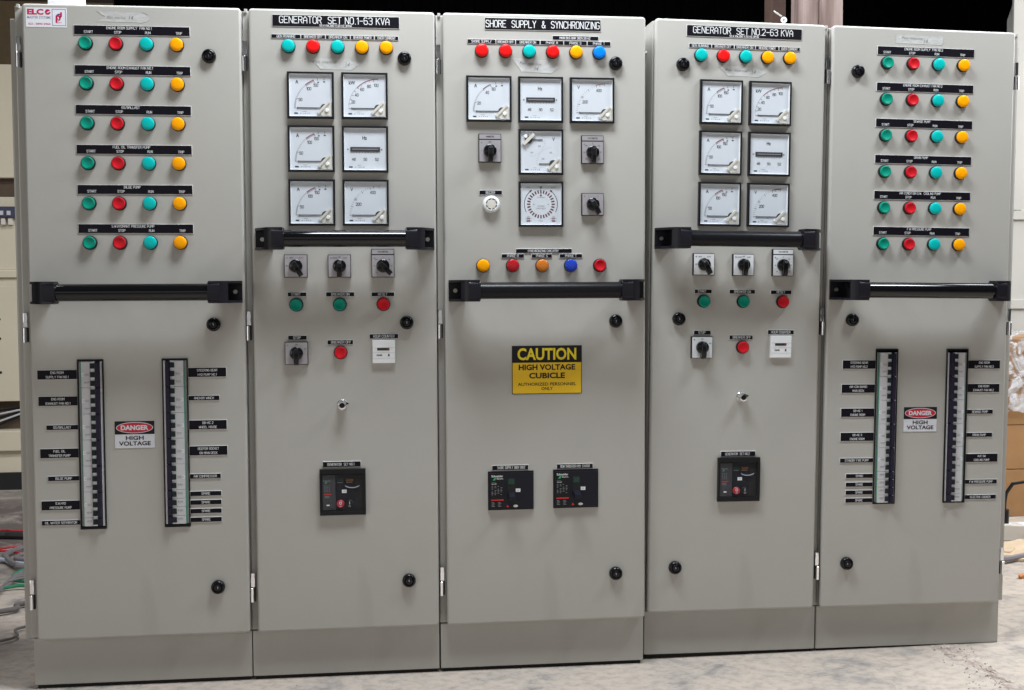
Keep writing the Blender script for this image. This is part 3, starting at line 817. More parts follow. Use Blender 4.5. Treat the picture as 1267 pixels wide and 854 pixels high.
    obj('clear_cover', cached('acbg', fg), (0, 0, 0), o)

def tape(P, x0, x1, z0, z1, writing, left, rightk, tilt, label):
    wd, ht = x1 - x0, z1 - z0; cx, cz = (x0 + x1) / 2, (z0 + z1) / 2
    n = 26; rows = 6; b = MB(); rnd = random.Random(int(x0))
    for i in range(n + 1):
        u = i / n
        for j in range(rows + 1):
            v = j / rows; x = -wd / 2 + wd * u; 
            zz = -ht / 2 + ht * v
            if left == 'notch': x += (1 - u) * wd * .10 * (1 - abs(2 * v - 1)) * 1.6
            if left == 'slant': x += (1 - u) * wd * .22 * (1 - v)
            if left == 'rag': x += (1 - u) * rnd.uniform(0, 5)
            if rightk == 'round': x -= u ** 6 * wd * .10 * (abs(2 * v - 1)) ** 2.2 * 1.6
            if rightk == 'point': x -= u ** 3 * wd * .13 * (abs(2 * v - 1)) * 1.3
            if rightk == 'rag': x -= u * rnd.uniform(0, 5)
            lift = 0
            if i == 0 or i == n: lift = rnd.uniform(.1, 1.2)
            lift += .35 * rnd.random() + (.4 * rnd.random() if j in (0, rows) else 0)
            b.v.append((x + rnd.uniform(-.3, .3), -.25 - lift * .35, zz + rnd.uniform(-.5, .5)))
    for i in range(n):
        for j in range(rows):
            a = i * (rows + 1) + j; b.face([a, a + rows + 1, a + rows + 2, a + 1], TAPE, True)
    o = obj('tape_strip', b.mesh('tape_strip'), (cx, 0, cz), P, rot=(0, R(tilt), 0), label=label)
    t = MB(); text(t, writing[0], writing[2], writing[3], 5.2, PEN, -1.0, width=writing[4], shear=.3, bold=-.012)
    text(t, writing[1], writing[5], writing[6], 8.5, PEN, -1.0, shear=.25, bold=-.012)
    obj('handwriting', t.mesh('handwriting', False), (0, 0, 0), o)

# ------------------------------------------------------------------ cabinets
DT, DB = 1407.4, 100.4      # door top and bottom heights
DX = {1: (0, 434.4), 2: (450.2, 834.5), 3: (851.5, 1287.0), 4: (1296.4, 1683.6), 5: (1700.5, 2134.4)}
RB = rot3(0.0234, 0.0028, 0.0126); OB = Vector((1300, 0, 0)); TB = Vector((0, 25.36, 3.09))
def door_mesh(xl, xr, holes):
    bm = bmesh.new(); w_, h0, h1 = xr - xl, DB, DT; r = 7
    def ring(off, y):
        pts = []
        for q, (cx, cz) in enumerate(((w_ - r, h1 - r), (r, h1 - r), (r, h0 + r), (w_ - r, h0 + r))):
            for k in range(5):
                a = math.pi / 2 * q + math.pi / 2 * k / 4
                pts.append(bm.verts.new(((cx + (r - off) * math.cos(a)) * MM, y * MM, (cz + (r - off) * math.sin(a)) * MM)))
        return pts
    rings = [ring(o, y) for o, y in ((0, 18), (0, 4.8), (0.8, 2.3), (2.3, 0.8), (4.8, 0))]
    for a, c in zip(rings, rings[1:]):
        for i in range(len(a)):
            j = (i + 1) % len(a); f = bm.faces.new((a[i], a[j], c[j], c[i])); f.smooth = True
    bm.faces.new(rings[0])
    last = rings[-1]; edges = [bm.edges.get((last[i], last[(i + 1) % len(last)])) for i in range(len(last))]
    if not holes:
        bm.faces.new(last)
    else:
        for (x0, x1, z0, z1) in holes:
            q = [bm.verts.new((x * MM, 0, z * MM)) for x, z in ((x0, z0), (x1, z0), (x1, z1), (x0, z1))]
            p = [bm.verts.new((x * MM, 17.5 * MM, z * MM)) for x, z in ((x0, z0), (x1, z0), (x1, z1), (x0, z1))]
            edges += [bm.edges.new((q[i], q[(i + 1) % 4])) for i in range(4)]
            for i in range(4): bm.faces.new((q[i], q[(i + 1) % 4], p[(i + 1) % 4], p[i]))
        bmesh.ops.triangle_fill(bm, edges=edges, use_beauty=True, use_dissolve=False)
        for f in bm.faces:
            if len(f.verts) == 3: f.smooth = False
    bmesh.ops.recalc_face_normals(bm, faces=bm.faces[:])
    me = bpy.data.meshes.new('door'); bm.to_mesh(me); bm.free(); me.materials.append(PAINT)
    return me
LBL = {1: 'grey switchboard cabinet with the white and red ELCO sticker in its top corner',
       2: 'grey switchboard cabinet headed GENERATOR SET NO.1, standing left of the shore supply one',
       3: 'grey switchboard cabinet headed SHORE SUPPLY with a yellow caution sign on its door',
       4: 'grey switchboard cabinet headed GENERATOR SET NO.2, standing right of the shore supply one',
       5: 'grey switchboard cabinet next to the cardboard boxes with a danger sign between its breakers'}
CAB = {}
HOLES = {1: ((92.5, 145.5, 332, 685), (262.5, 315.5, 332, 685)), 5: ((117.5, 170.5, 337, 690), (287, 340, 337, 690))}
for k, (xl, xr) in DX.items():
    A = k < 4
    if A: loc, rt = Vector((xl, 0, 0)), None
    else:
        loc = RB @ (Vector((xl, 0, 0)) - OB) + OB + TB; rt = RB.to_euler()
    c = thing('switchboard_cabinet', LBL[k], 'electrical cabinet', loc, rt, 'grey switchboard cabinets standing in a row'); CAB[k] = c
    wd = xr - xl
    obj('door', door_mesh(xl, xr, [h for h in HOLES.get(k, ())]), (0, 0, 0), c)
    bl, brr = (-14.5, wd + 1.2) if A else (-1.2, wd + 14.5)
    if k == 1: bl = -19
    if k == 5: brr = wd + 19
    b = MB(); b.box(bl, brr, 20, 420, DB + 1, DT - 2, PAINT, bev=3)
    # folded gutter lips round the door opening, and the shadow gap beside them
    hx = bl + 1.2 if A else brr - 1.2
    b.box(hx + (3 if A else -3), hx + (9 if A else -9), 15, 22, DT - 6, DT + 1.5, PAINT, bev=1)
    obj('body', b.mesh('body'), (0, 0, 0), c)
    b = MB(); pl_, pr_ = (-12.8, wd + 1) if A else (-.5, wd + 12.8)
    b.box(pl_, pr_, 22, 410, 0, DB - 1.5, PAINT, bev=1.6)
    obj('plinth', b.mesh('plinth'), (0, 0, 0), c)
    b = MB(); b.box(pl_ + 5, pr_ - 5, 28, 404, -8, 0, RUBBER)
    obj('base_strip', b.mesh('base_strip'), (0, 0, 0), c)
    if k in (1, 5):
        b = MB(); s = -1 if k == 1 else 1; x0 = bl if k == 1 else brr
        b.box(x0 + s * .3, x0 + s * 17, 44, 405, DB - 8, DT - 22, PAINT, bev=4)
        obj('side_panel', b.mesh('side_panel'), (0, 0, 0), c)
    for z in (1310.5, 751, 195.5):
        hinge(c, (-9.5 if A else wd + 8.5), z, 1 if A else -1)
    ha, hb = (8, wd - 5) if A else (4, wd - 9)
    handle(c, ha, hb, 931 if k in (2, 4) else 822.5, k in (3, 4))
    if k in (1, 5):
        for z in (1307, 755, 202): lock(c, (369.5 if k == 1 else 58.5), z)
    elif k == 3:
        for z in (1306.5, 755, 203): lock(c, 369.5, z)
    else:
        for z in (1309, 755.5, 202.5): lock(c, 320 if k == 2 else 61.5, z)
# flange screw on the exposed flank of cabinet 4
b = MB(); b.lathe([(5, 0), (5, -3), (3, -4), (0, -4)], STEEL, 14)
for i in range(len(b.v)): X, Y, Z = b.v[i]; b.v[i] = (Y, X, Z)
obj('flange_bolt', b.mesh('flange_bolt'), (-1.2, 75, 1345), CAB[4])

# --- cabinets 1 and 5: start / stop rows, breaker banks
def rows(c, off, names, zs, xlab, bx):
    for i, (nm, z) in enumerate(zip(names, zs)):
        lx0, lx1 = xlab; zt = z + 38.8; zb = z + 19.2; mid = (lx0 + lx1) / 2
        nameplate(c, lx0, lx1, zt, zb, [(nm, mid - 6, zt - 4.9, 4.8), ('START', bx[0] + 4, zb + 6.1, 4.8), ('STOP', bx[1] + 2, zb + 6.0, 4.8),
                  ('RUN', bx[2] + 1, zb + 5.9, 4.8), ('TRIP', bx[3] + 3, zb + 5.7, 4.8)])
        n = nm.lower()
        pbutton(c, bx[0], z, CAPG, 'green START button under the "%s" nameplate' % nm); pbutton(c, bx[1], z, CAPR, 'red STOP button under the "%s" nameplate' % nm)
        lamp(c, bx[2], z, LENC, 'turquoise RUN lamp under the "%s" nameplate' % nm); lamp(c, bx[3], z, LENA, 'amber TRIP lamp under the "%s" nameplate' % nm)
C = CAB[1]
rows(C, 0, ['ENGINE ROOM SUPPLY  FAN NO.1', 'ENGINE ROOM EXHAUST FAN NO.1', 'GS/BALLAST', 'FUEL OIL TRANSFER PUMP', 'BILGE PUMP', 'S.W.HYDRANT PRESSURE PUMP'],
     [1327, 1246.7, 1166.4, 1085.8, 1004.3, 924.2], (101.5, 332), (126.5, 186.2, 246.8, 306.8))
def tags(c, side, edge, items):
    for z, wd, lines in items:
        x0, x1 = (edge - wd, edge) if side == 'L' else (edge, edge + wd)
        n = len(lines); ht = 20.5 if n == 2 else 11
        mid = (x0 + x1) / 2
        L = [(lines[0], mid, z + 4.2, 4.5), (lines[1], mid, z - 4.8, 4.5)] if n == 2 else [(lines[0], mid, z, 4.7)]
        nameplate(c, x0, x1, z + ht / 2, z - ht / 2, L)
tags(C, 'L', 93, [(654, 80, ('ENG ROOM', 'SUPPLY FAN NO.1')), (599.5, 79, ('ENG ROOM', 'EXHAUST FAN NO.1')), (545, 64.5, ('GS/BALLAST',)),
     (491.5, 78, ('FUEL OIL', 'TRANSFER PUMP')), (439, 63.5, ('BILGE PUMP',)), (383.2, 78, ('S.W.HYD', 'PRESSURE PUMP')), (347, 78, ('OIL WATER SEPARATOR',))])
tags(C, 'R', 315, [(655.3, 79, ('STEERING GEAR', 'HYD PUMP NO.1')), (601.5, 64.5, ('ANCHOR WINCH',)), (545.3, 78.5, ('DB-AC 2', 'WHEEL HOUSE')),
     (491, 79, ('REEFER SOCKET', 'ON MAIN DECK')), (437.3, 64.5, ('AIR COMPRESSOR',)), (400.7, 65, ('SPARE',)), (382.3, 65, ('SPARE',)), (364, 65, ('SPARE',)), (345.7, 65, ('SPARE',))])
mcb_bank(C, 119, 685, 353, [3, 3, 3, 3, 3, 3, 1], 1)
mcb_bank(C, 289, 685, 353, [3, 3, 3, 3, 3, 1, 1, 1, 1], -1)

def danger(c, x0, x1, z1, z0):
    cx, cz = (x0 + x1) / 2, (z0 + z1) / 2
    b = MB(); b.box(-40, 40, -1, 0, -28, 28, SIGNW); b.box(-40, 40, -1.15, -.95, 0.5, 28, SIGNK)
    sgn = obj('warning_sign', b.mesh('warning_sign'), (cx, 0, cz), c, label='small black, red and white sign reading DANGER HIGH VOLTAGE')
    b = MB(); n = 40
    def ell(a, e, y, m):
        b.quad([(a * math.cos(2 * math.pi * k / n), y, 14.3 + e * math.sin(2 * math.pi * k / n)) for k in range(n)], m)
    ell(37.3, 11.6, -1.25, SIGNW); ell(35.9, 10.4, -1.35, SIGNR)
    obj('red_oval', b.mesh('red_oval', False), (0, 0, 0), sgn)
    b = MB(); text(b, 'DANGER', 0, 14.3, 9, SIGNW, -1.5, width=56, bold=.045)
    text(b, 'HIGH', 0, -7, 8, SIGNK, -1.3, width=36, bold=.025); text(b, 'VOLTAGE', 0, -18.5, 8, SIGNK, -1.3, width=64, bold=.025)
    obj('lettering', b.mesh('lettering', False), (0, 0, 0), sgn)
danger(C, 165.5, 245.3, 555.6, 499.6)
# sticker
b = MB(); b.box(-40, 40, -.5, 0, -19.5, 19.5, STICK)
st = obj('sticker', b.mesh('sticker'), (48.2, 0, 1379.4), C, label='white sticker printed ELCO in red')
b = MB()
text(b, 'ELC', -37, 11, 10, LOGOR, -.7, width=32, bold=.05, align='l')
b.lathe([(5.6, -.55), (5.6, -.7), (0, -.7)], LOGOR, 24, cx=3.2, cz=11); b.prism([(1, 10), (8.8, 14), (8.8, 12), (3, 9)], -.85, -.72, STICK, plane='xz')
text(b, 'MASTER SYSTEMS', -37, 0, 5, LOGOG, -.7, width=46, align='l', bold=.01)
text(b, '021- 5890 5960', -35, -13, 3.6, LOGOR, -.7, width=43, align='l', bold=.01)
for x0, x1, z0, z1 in ((11.5, 12.3, -16, 17), (37.5, 38.3, -16, 17), (11.5, 38.3, 16.4, 17.2), (11.5, 38.3, -16, -15.2)): b.box(x0, x1, -.7, -.5, z0, z1, LOGOB)
b.prism([(26, -2), (31, 2), (31, 11), (27.5, 11), (27.5, 4), (26, 2)], -.8, -.6, LOGOR, plane='xz')
arc(b, -60, 130, 4, 3, LOGOB, px=25.5, pz=1, y=-.75, n=16); arc(b, 60, 250, 3.4, 3, LOGOR, px=22, pz=-1, y=-.8, n=16)
b.box(18.5, 22, -.8, -.6, -10.5, 3, LOGOR); text(b, 'power', 26.5, -9.5, 2.6, LOGOR, -.7)
obj('sticker_print', b.mesh('sticker_print', False), (0, 0, 0), st)

C = CAB[5]; q = -1700.5
rows(C, 0, ['ENGINE ROOM SUPPLY  FAN NO.2', 'ENGINE ROOM EXHAUST FAN NO.2', 'SEWAGE PUMP', 'DRAIN PUMP', 'AIR CONDITION S.W.  COOLING PUMP', 'F.W PRESSURE PUMP'],
     [1326.7, 1246.7, 1166.9, 1086.5, 1006.4, 926], (103.5, 334.3), (122.7, 183.5, 243.3, 302.8))
tags(C, 'L', 117.5, [(654.2, 79, ('STEERING GEAR', 'HYD PUMP NO.2')), (599.7, 80.5, ('AIR-CON BOARD', 'MAIN DECK')), (545.3, 80.5, ('DB-AC 1', 'ENGINE ROOM')),
     (490.5, 80.5, ('DB-AC 3', 'ENGINE ROOM')), (436.8, 80.5, ('STANDBY FIRE PUMP',)), (401.2, 65.5, ('SPARE',)), (381.7, 65.5, ('SPARE',)), (363.6, 65.5, ('SPARE',)), (345.5, 65.5, ('SPARE',))])
tags(C, 'R', 340, [(654, 79, ('ENG ROOM', 'SUPPLY FAN NO.2')), (600, 79, ('ENG ROOM', 'EXHAUST FAN NO.2')), (545.6, 64.5, ('SEWAGE PUMP',)), (492.3, 64.5, ('DRAIN PUMP',)),
     (439, 79.5, ('A/C SW', 'COOLING PUMP')), (384, 79.5, ('F.W PRESSURE PUMP',)), (348.5, 78, ('ELECTRIC COOKER',))])
mcb_bank(C, 144, 689.5, 353, [3, 3, 3, 3, 3, 1, 1, 1, 1], 1, drop=8)
mcb_bank(C, 313.5, 689.5, 353, [3, 3, 3, 3, 3, 3, 1], -1, drop=8)
danger(C, 1887.3 + q, 1969 + q, 556.8, 501.5)

# --- generator cabinets
def gen(C, no, xo, dial_z):
    """xo shifts from cabinet 2's own coordinates"""
    nameplate(C, 48 + xo, 310.5 + xo, 1395.3, 1370.6, [('GENERATOR  SET NO.%d-63 KVA' % no, 176 + xo, 1385.2, 13.6, 226), ('50.4 KW,380 V,50 HZ,3PHW', 178 + xo, 1374.3, 4.0, 66)], bold=.004,
              label='wide black nameplate lettered "GENERATOR SET NO.%d-63 KVA"' % no)
    nm = ['GEN RUNNING', 'BREAKER OFF', 'BREAKER ON', 'REVERSE POWER', 'OVER CURRENT']
    xs = [45.7, 106.5, 157.2, 208.5, 258.2, 308.8]; bx = [81.3, 131.5, 181.9, 232, 282.3]
    if no == 2: xs = [45.3, 96.3, 147.3, 195.6, 249.1, 298.4]; xs = [v + 29.4 for v in xs]; xs = [v - xo + 0 for v in [t for t in xs]] if False else xs
    if no == 2:
        xs = [74.9, 126, 177.1, 225.3, 279, 328]; bx = [99, 149.3, 199.6, 249.4, 300.2]
        mx = lambda v: v
    for i in range(5):
        x0, x1 = xs[i], xs[i + 1] - .5
        nameplate(C, x0, x1, 1355.3, 1346.3, [(nm[i], (x0 + x1) / 2, 1350.8, 5.0, min(x1 - x0 - 6, 37 if len(nm[i]) > 9 else 99))])
        ms = [LENC, LENR, LENC, LENA, LENA][i]; cn = ['turquoise', 'red', 'turquoise', 'amber', 'amber'][i]
        lamp(C, bx[i], 1328.7, ms, '%s lamp under %s' % (cn, nm[i]))
    mxs = (125, 236.5) if no == 1 else (148.5, 259.8)
    mz = (1230, 1119.5, 1008)
    lab = [('A', 'ammeter of the top row reading zero'), ('kW', 'kilowatt meter of the top row'), ('A', 'ammeter of the middle row'), ('Hz', 'frequency meter of the middle row'),
           ('A', 'ammeter of the bottom row'), ('V' if no == 1 else 'Vr', 'voltmeter of the bottom row')]
    for i, (kd, lb) in enumerate(lab): meter(C, mxs[i % 2], mz[i // 2], kd, lb)
    sx = (90, 180.3, 271) if no == 1 else (114.5, 204.8, 295.7)
    face = SILV if no == 1 else SILVW
    rotary(C, sx[0], 875.7, -30, face, '2', 'square rotary switch with its black knob turned aside'); rotary(C, sx[1], 875.4, 0, face, '3', 'square rotary switch with its black knob upright')
    rotary(C, sx[2], 875.3, -45 if no == 1 else 0, face, 'v', 'tall rotary switch with a title strip above its knob')
    nameplate(C, sx[0] - 18.5, sx[0] + 21.3, 821.2, 811.6, [('START', sx[0] - 1, 816.4, 5.2)])
    nameplate(C, sx[1] - 29.3, sx[1] + 30.5, 821.2, 811.2, [('BREAKER ON', sx[1] + 1, 816.2, 5.2)])
    nameplate(C, sx[2] - 25, sx[2] + 23.8, 820.4, 810.8, [('RESET', sx[2] - 1, 815.6, 5.2)])
    pbutton(C, sx[0] + .2, 795, CAPG, 'green START button'); pbutton(C, sx[1], 795, CAPG, 'green BREAKER ON button'); pbutton(C, sx[2], 795, CAPR, 'red RESET button')
    nameplate(C, sx[0] - 18.7, sx[0] + 20.8, 730.5, 720.6, [('STOP', sx[0], 725.5, 5.2)])
    rotary(C, sx[0] - 1, 693, 0, face, 's', 'square rotary switch under the STOP nameplate')
    nameplate(C, sx[1] - 27.5, sx[1] + 27, 720.2, 710, [('BREAKER OFF', sx[1] + 1.5, 715.1, 5.2)])
    pbutton(C, sx[1] + .3, 694, CAPR, 'red BREAKER OFF button')
    nameplate(C, sx[2] - 30, sx[2] + 31.3, 732, 721.5, [('HOUR COUNTER', sx[2] + .5, 726.8, 5.2, 44)])
    # hour counter
    def fh():
        b = MB(); b.box(-24, 24, -7, 0, -24.5, 24.5, WHITEP, bev=1.2)
        for z in (8.5, -2, -14): b.box(-23.2, 23.2, -7.4, -7.0, z - .3, z + .3, GREYP)
        b.box(-14, 12, -7.6, -7, 2.5, 8, INK); 
        for kq in range(5): b.box(-12.5 + kq * 4.2, -9.5 + kq * 4.2, -7.8, -7.5, 3.6, 6.9, ACBL)
        b.box(7.6, 10.8, -7.8, -7.5, 3.6, 6.9, REDINK)
        text(b, 'h', 16.5, 5, 2.8, GREYINK, -7.2); text(b, 'GMB', -9.5, -7.5, 3.6, INK, -7.2, bold=.03, nar=1.1); b.box(9, 12, -7.3, -6.9, -9, -5, INK); b.box(8, 13, -7.3, -6.9, -9.8, -9, INK)
        return b.mesh('hour_counter')
    obj('hour_counter', cached('hour', fh), (sx[2], 0, 694.5), C, label='small white square hour counter')
    key_switch(C, sx[1] + 2.3, 583)
    if no == 1:
        nameplate(C, 139.7, 220.4, 462.3, 449.9, [('GENERATOR  SET NO.1', 178, 456, 5.2, 56)]); acb(C, 133.4, 230, 446.4, 348.4, 'black generator breaker behind a clear cover')
    else:
        nameplate(C, 162.2, 243, 461.3, 449, [('GENERATOR  SET NO.2', 201, 455, 5.2, 56)]); acb(C, 155.4, 252.2, 447.3, 349.3, 'black generator breaker behind a clear cover')
gen(CAB[2], 1, 0, 0)
gen(CAB[4], 2, 21.0, 0)

# --- shore supply cabinet
C = CAB[3]; q = -851.5
nameplate(C, 939.6 + q, 1189 + q, 1398.5, 1373, [('SHORE  SUPPLY  &  SYNCHRONIZING', 1064 + q, 1385.8, 14, 243)], bold=.004, label='wide black nameplate lettered "SHORE SUPPLY & SYNCHRONIZING"')
nm = ['SHORE SUPPLY', 'BREAKER OFF', 'BREAKER ON', 'PHASE R', 'PHASE S', 'PHASE T']
xs = [902.6, 963.6, 1005.6, 1058.2, 1108.8, 1159.4, 1210.6]; bx = [932.4, 982.7, 1032.8, 1083.1, 1133.3, 1183.2]
for i in range(6):
    x0, x1 = xs[i] + q, xs[i + 1] - .5 + q
    nameplate(C, x0, x1, 1353, 1343, [(nm[i], (x0 + x1) / 2, 1348, 4.9, {7: 25}.get(len(nm[i]), 34 if i else 42))])
    lamp(C, bx[i] + q, 1326.7, [LENR, LENR, LENC, LENR, LENA, LENB][i], '%s lamp under %s' % (['red', 'red', 'turquoise', 'red', 'amber', 'blue'][i], nm[i]))
nameplate(C, 1084 + q, 1184 + q, 1363.4, 1353.8, [('MAIN BUS BAR 380V,50 HZ', 1133 + q, 1358.5, 4.6, 66)])
meter(C, 947.6 + q, 1227.6, 'A60', 'ammeter left of the frequency meter'); meter(C, 1058.1 + q, 1227.3, 'Hz', 'frequency meter in the middle of the top row'); meter(C, 1169 + q, 1227, 'Vr', 'voltmeter right of the frequency meter')
meter(C, 1058.3 + q, 1116.6, 'VV', 'double voltmeter with two needles'); meter(C, 1058.1 + q, 1006, 'SY', 'synchronising meter with a ring of red bars')
rotary(C, 949 + q, 1118, 0, SILV, 'a', 'tall rotary switch left of the double voltmeter'); rotary(C, 1169.5 + q, 1116.5, 0, SILV, 'v', 'tall rotary switch right of the double voltmeter')
rotary(C, 1169.8 + q, 1006, -30, SILV, 'r', 'square rotary switch with its knob turned aside')
nameplate(C, 926.2 + q, 975.4 + q, 1035.6, 1025.6, [('BUZZER', 950 + q, 1030.6, 5, 19)], bold=.035)
def fb():
    b = MB(); b.lathe([(18, 0), (18, -7), (17, -9.5), (14.5, -11), (12.4, -11.2), (12.2, -9.8), (11.2, -9.6), (9.5, -9.6), (9, -11), (5, -11.2), (0, -11.2)], WHITEP, 36,
                      ms=[WHITEP, WHITEP, WHITEP, WHITEP, WHITEP, WHITEP, WHITEP, WHITEP, CREAMP, CREAMP])
    for k in range(8):
        a0 = 45 * k + 8; 
        for j in range(5):
            arc(b, a0 + j * 6, a0 + j * 6 + 6, 9.9, 1.9, INK, px=0, pz=0, y=-9.9, n=1)
    return b.mesh('buzzer')
obj('buzzer', fb(), (951.5 + q, 0, 1005.5), C, label='round white buzzer with a slotted ring')
nameplate(C, 1003.5 + q, 1125.5 + q, 911.6, 901.6, [('SYNCHRONIZING CIRCUITRY', 1063 + q, 906.6, 5.0, 66)])
for x0, x1, s_ in ((972.9, 1022, 'PHASE R'), (1037.8, 1082.4, 'PHASE S'), (1098.1, 1148.2, 'PHASE T')):
    nameplate(C, x0 + q, x1 + q, 900.6, 891.4, [(s_, (x0 + x1) / 2 + q, 896, 5.0)])
lamp(C, 932.4 + q, 875.3, LENA, 'amber lamp at the left end of the synchronizing row'); lamp(C, 995.7 + q, 875.3, HATR, 'dark red lamp under PHASE R'); lamp(C, 1059.2 + q, 875.3, HATO, 'orange lamp under PHASE S')
lamp(C, 1121 + q, 875.3, HATB, 'dark blue lamp under PHASE T'); pbutton(C, 1184.3 + q, 875.3, CAPR, 'red button at the right end of the synchronizing row')
# caution sign
b = MB(); b.box(-76, 76, -1, 0, -52, 52, SIGNK); b.box(-74.6, 74.6, -1.2, -.95, -50.8, 15.5, YEL)
sg = obj('caution_sign', b.mesh('caution_sign'), (1070.6 + q, 0, 651.3), C, label='yellow and black sign reading CAUTION HIGH VOLTAGE CUBICLE')
b = MB(); text(b, 'CAUTION', 0, 34, 23.5, YELT, -1.3, width=128, bold=.03)
text(b, 'HIGH VOLTAGE', 0, 5.5, 11, SIGNK, -1.4, width=123, bold=.035); text(b, 'CUBICLE', 0, -12.5, 11, SIGNK, -1.4, width=78, bold=.035)
text(b, 'AUTHORIZED PERSONNEL', 0, -31, 6.2, SIGNK, -1.4, width=127, bold=.016); text(b, 'ONLY', 0, -40.5, 6.2, SIGNK, -1.4, width=25, bold=.016)
obj('lettering', b.mesh('lettering', False), (0, 0, 0), sg)
nameplate(C, 950 + q, 1029.7 + q, 446.3, 435, [('SHORE SUPPLY 380V 50HZ', 992 + q, 440.8, 5.4, 60)]); nameplate(C, 1091 + q, 1171 + q, 446.3, 435, [('BOW THRUSTER HYD. STATER', 1131.5 + q, 440.8, 5.4, 64)])
mccb(C, 941.4 + q, 1040.4 + q, 433.2, 349.2, 'black moulded case breaker under the SHORE SUPPLY nameplate'); mccb(C, 1083.3 + q, 1182.3 + q, 434, 350, 'black moulded case breaker under the BOW THRUSTER nameplate')
# masking tape with pencil writing
tape(CAB[1], 147, 254, 1373, 1394, ('Pan marine', '14', -14, -1, 36, 15, -1), 'notch', 'round', .6, 'crumpled tape strip with pencil writing above the buttons')
tape(CAB[2], 124, 226.5, 1284.5, 1307, ('Pan marine', '14', -20, 4, 48, 27, 0), 'slant', 'point', .8, 'tape strip with pencil writing under the lamps')
tape(CAB[3], 145, 247, 1285, 1312, ('Pan marine', '14', -10, 5, 46, 3, -5), 'slant', 'point', 3, 'tape strip with pencil writing under the lamps')
tape(CAB[4], 140, 252, 1288, 1309.5, ('Pan marine', '14', -12, 2, 50, 27, 0), 'slant', 'point', 1, 'tape strip with pencil writing under the lamps')
tape(CAB[5], 143, 261, 1372.5, 1392, ('Pan marine', '14', -16, 3, 50, 16, -2), 'rag', 'rag', .6, 'ragged white tape strip above the buttons')

# ------------------------------------------------------------------ setting
def structure(name, me, loc=(0, 0, 0)):
    o = obj(name, me, loc); o['kind'] = 'structure'; return o
def concrete():
    m = bpy.data.materials.new('stained_concrete'); m.use_nodes = True; nt = m.node_tree; b = nt.nodes['Principled BSDF']
    b.inputs['Roughness'].default_value = .85; L = nt.links
    tc = nt.nodes.new('ShaderNodeTexCoord')
    mp = nt.nodes.new('ShaderNodeMapping'); mp.inputs['Scale'].default_value = (1.0, 1.15, 1); mp.inputs['Rotation'].default_value = (0, 0, R(-14))
    L.new(tc.outputs['Object'], mp.inputs['Vector'])
    def nz(scale, det, dist=0.0):
        n = nt.nodes.new('ShaderNodeTexNoise'); n.inputs['Scale'].default_value = scale; n.inputs['Detail'].default_value = det
        n.inputs['Roughness'].default_value = .65; n.inputs['Distortion'].default_value = dist
        L.new(mp.outputs['Vector'], n.inputs['Vector']); return n
    a = nz(6.5, 12, .8); r = nt.nodes.new('ShaderNodeValToRGB'); e = r.color_ramp.elements
    e[0].position = .30; e[0].color = (.25, .235, .23, 1); e[1].position = .72; e[1].color = (.57, .485, .405, 1)
    x = e.new(.48); x.color = (.50, .44, .38, 1)
    L.new(a.outputs['Fac'], r.inputs['Fac'])
    c = nz(38, 8); r2 = nt.nodes.new('ShaderNodeValToRGB'); r2.color_ramp.elements[0].position = .3; r2.color_ramp.elements[0].color = (.60, .60, .63, 1)
    r2.color_ramp.elements[1].position = .55; r2.color_ramp.elements[1].color = (1, 1, 1, 1)
    L.new(c.outputs['Fac'], r2.inputs['Fac'])
    mx = nt.nodes.new('ShaderNodeMix'); mx.data_type = 'RGBA'; mx.blend_type = 'MULTIPLY'; mx.inputs['Factor'].default_value = .8
    L.new(r.outputs['Color'], mx.inputs['A']); L.new(r2.outputs['Color'], mx.inputs['B'])
    # brown floor dust at the back left, and shade painted beside the left plinth
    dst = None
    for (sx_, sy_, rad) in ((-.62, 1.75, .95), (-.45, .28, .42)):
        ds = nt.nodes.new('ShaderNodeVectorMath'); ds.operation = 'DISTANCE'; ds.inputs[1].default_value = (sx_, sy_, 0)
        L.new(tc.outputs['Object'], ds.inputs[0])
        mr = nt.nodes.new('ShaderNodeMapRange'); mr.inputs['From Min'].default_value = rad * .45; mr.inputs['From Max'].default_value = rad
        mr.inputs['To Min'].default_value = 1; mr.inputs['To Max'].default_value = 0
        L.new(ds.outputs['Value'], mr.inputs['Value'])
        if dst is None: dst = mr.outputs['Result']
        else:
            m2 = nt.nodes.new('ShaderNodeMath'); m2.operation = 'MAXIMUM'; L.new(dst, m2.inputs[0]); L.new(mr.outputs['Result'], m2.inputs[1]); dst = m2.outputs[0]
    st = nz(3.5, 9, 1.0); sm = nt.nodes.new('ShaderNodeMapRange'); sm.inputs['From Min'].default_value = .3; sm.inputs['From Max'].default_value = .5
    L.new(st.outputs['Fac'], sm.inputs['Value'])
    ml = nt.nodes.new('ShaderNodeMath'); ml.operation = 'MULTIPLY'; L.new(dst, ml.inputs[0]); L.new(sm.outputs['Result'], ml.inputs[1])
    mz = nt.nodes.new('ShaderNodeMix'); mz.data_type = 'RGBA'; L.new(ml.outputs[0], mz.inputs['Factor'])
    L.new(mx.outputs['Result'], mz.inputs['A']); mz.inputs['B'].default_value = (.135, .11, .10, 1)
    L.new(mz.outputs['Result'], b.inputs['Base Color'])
    n3 = nz(120, 6); bp = nt.nodes.new('ShaderNodeBump'); bp.inputs['Strength'].default_value = .5; bp.inputs['Distance'].default_value = .002
    L.new(n3.outputs['Fac'], bp.inputs['Height']); L.new(bp.outputs['Normal'], b.inputs['Normal'])
    return m
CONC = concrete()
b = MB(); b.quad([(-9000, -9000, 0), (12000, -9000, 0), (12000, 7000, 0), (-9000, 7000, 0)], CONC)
structure('floor', b.mesh('floor'), (0, 0, -8))
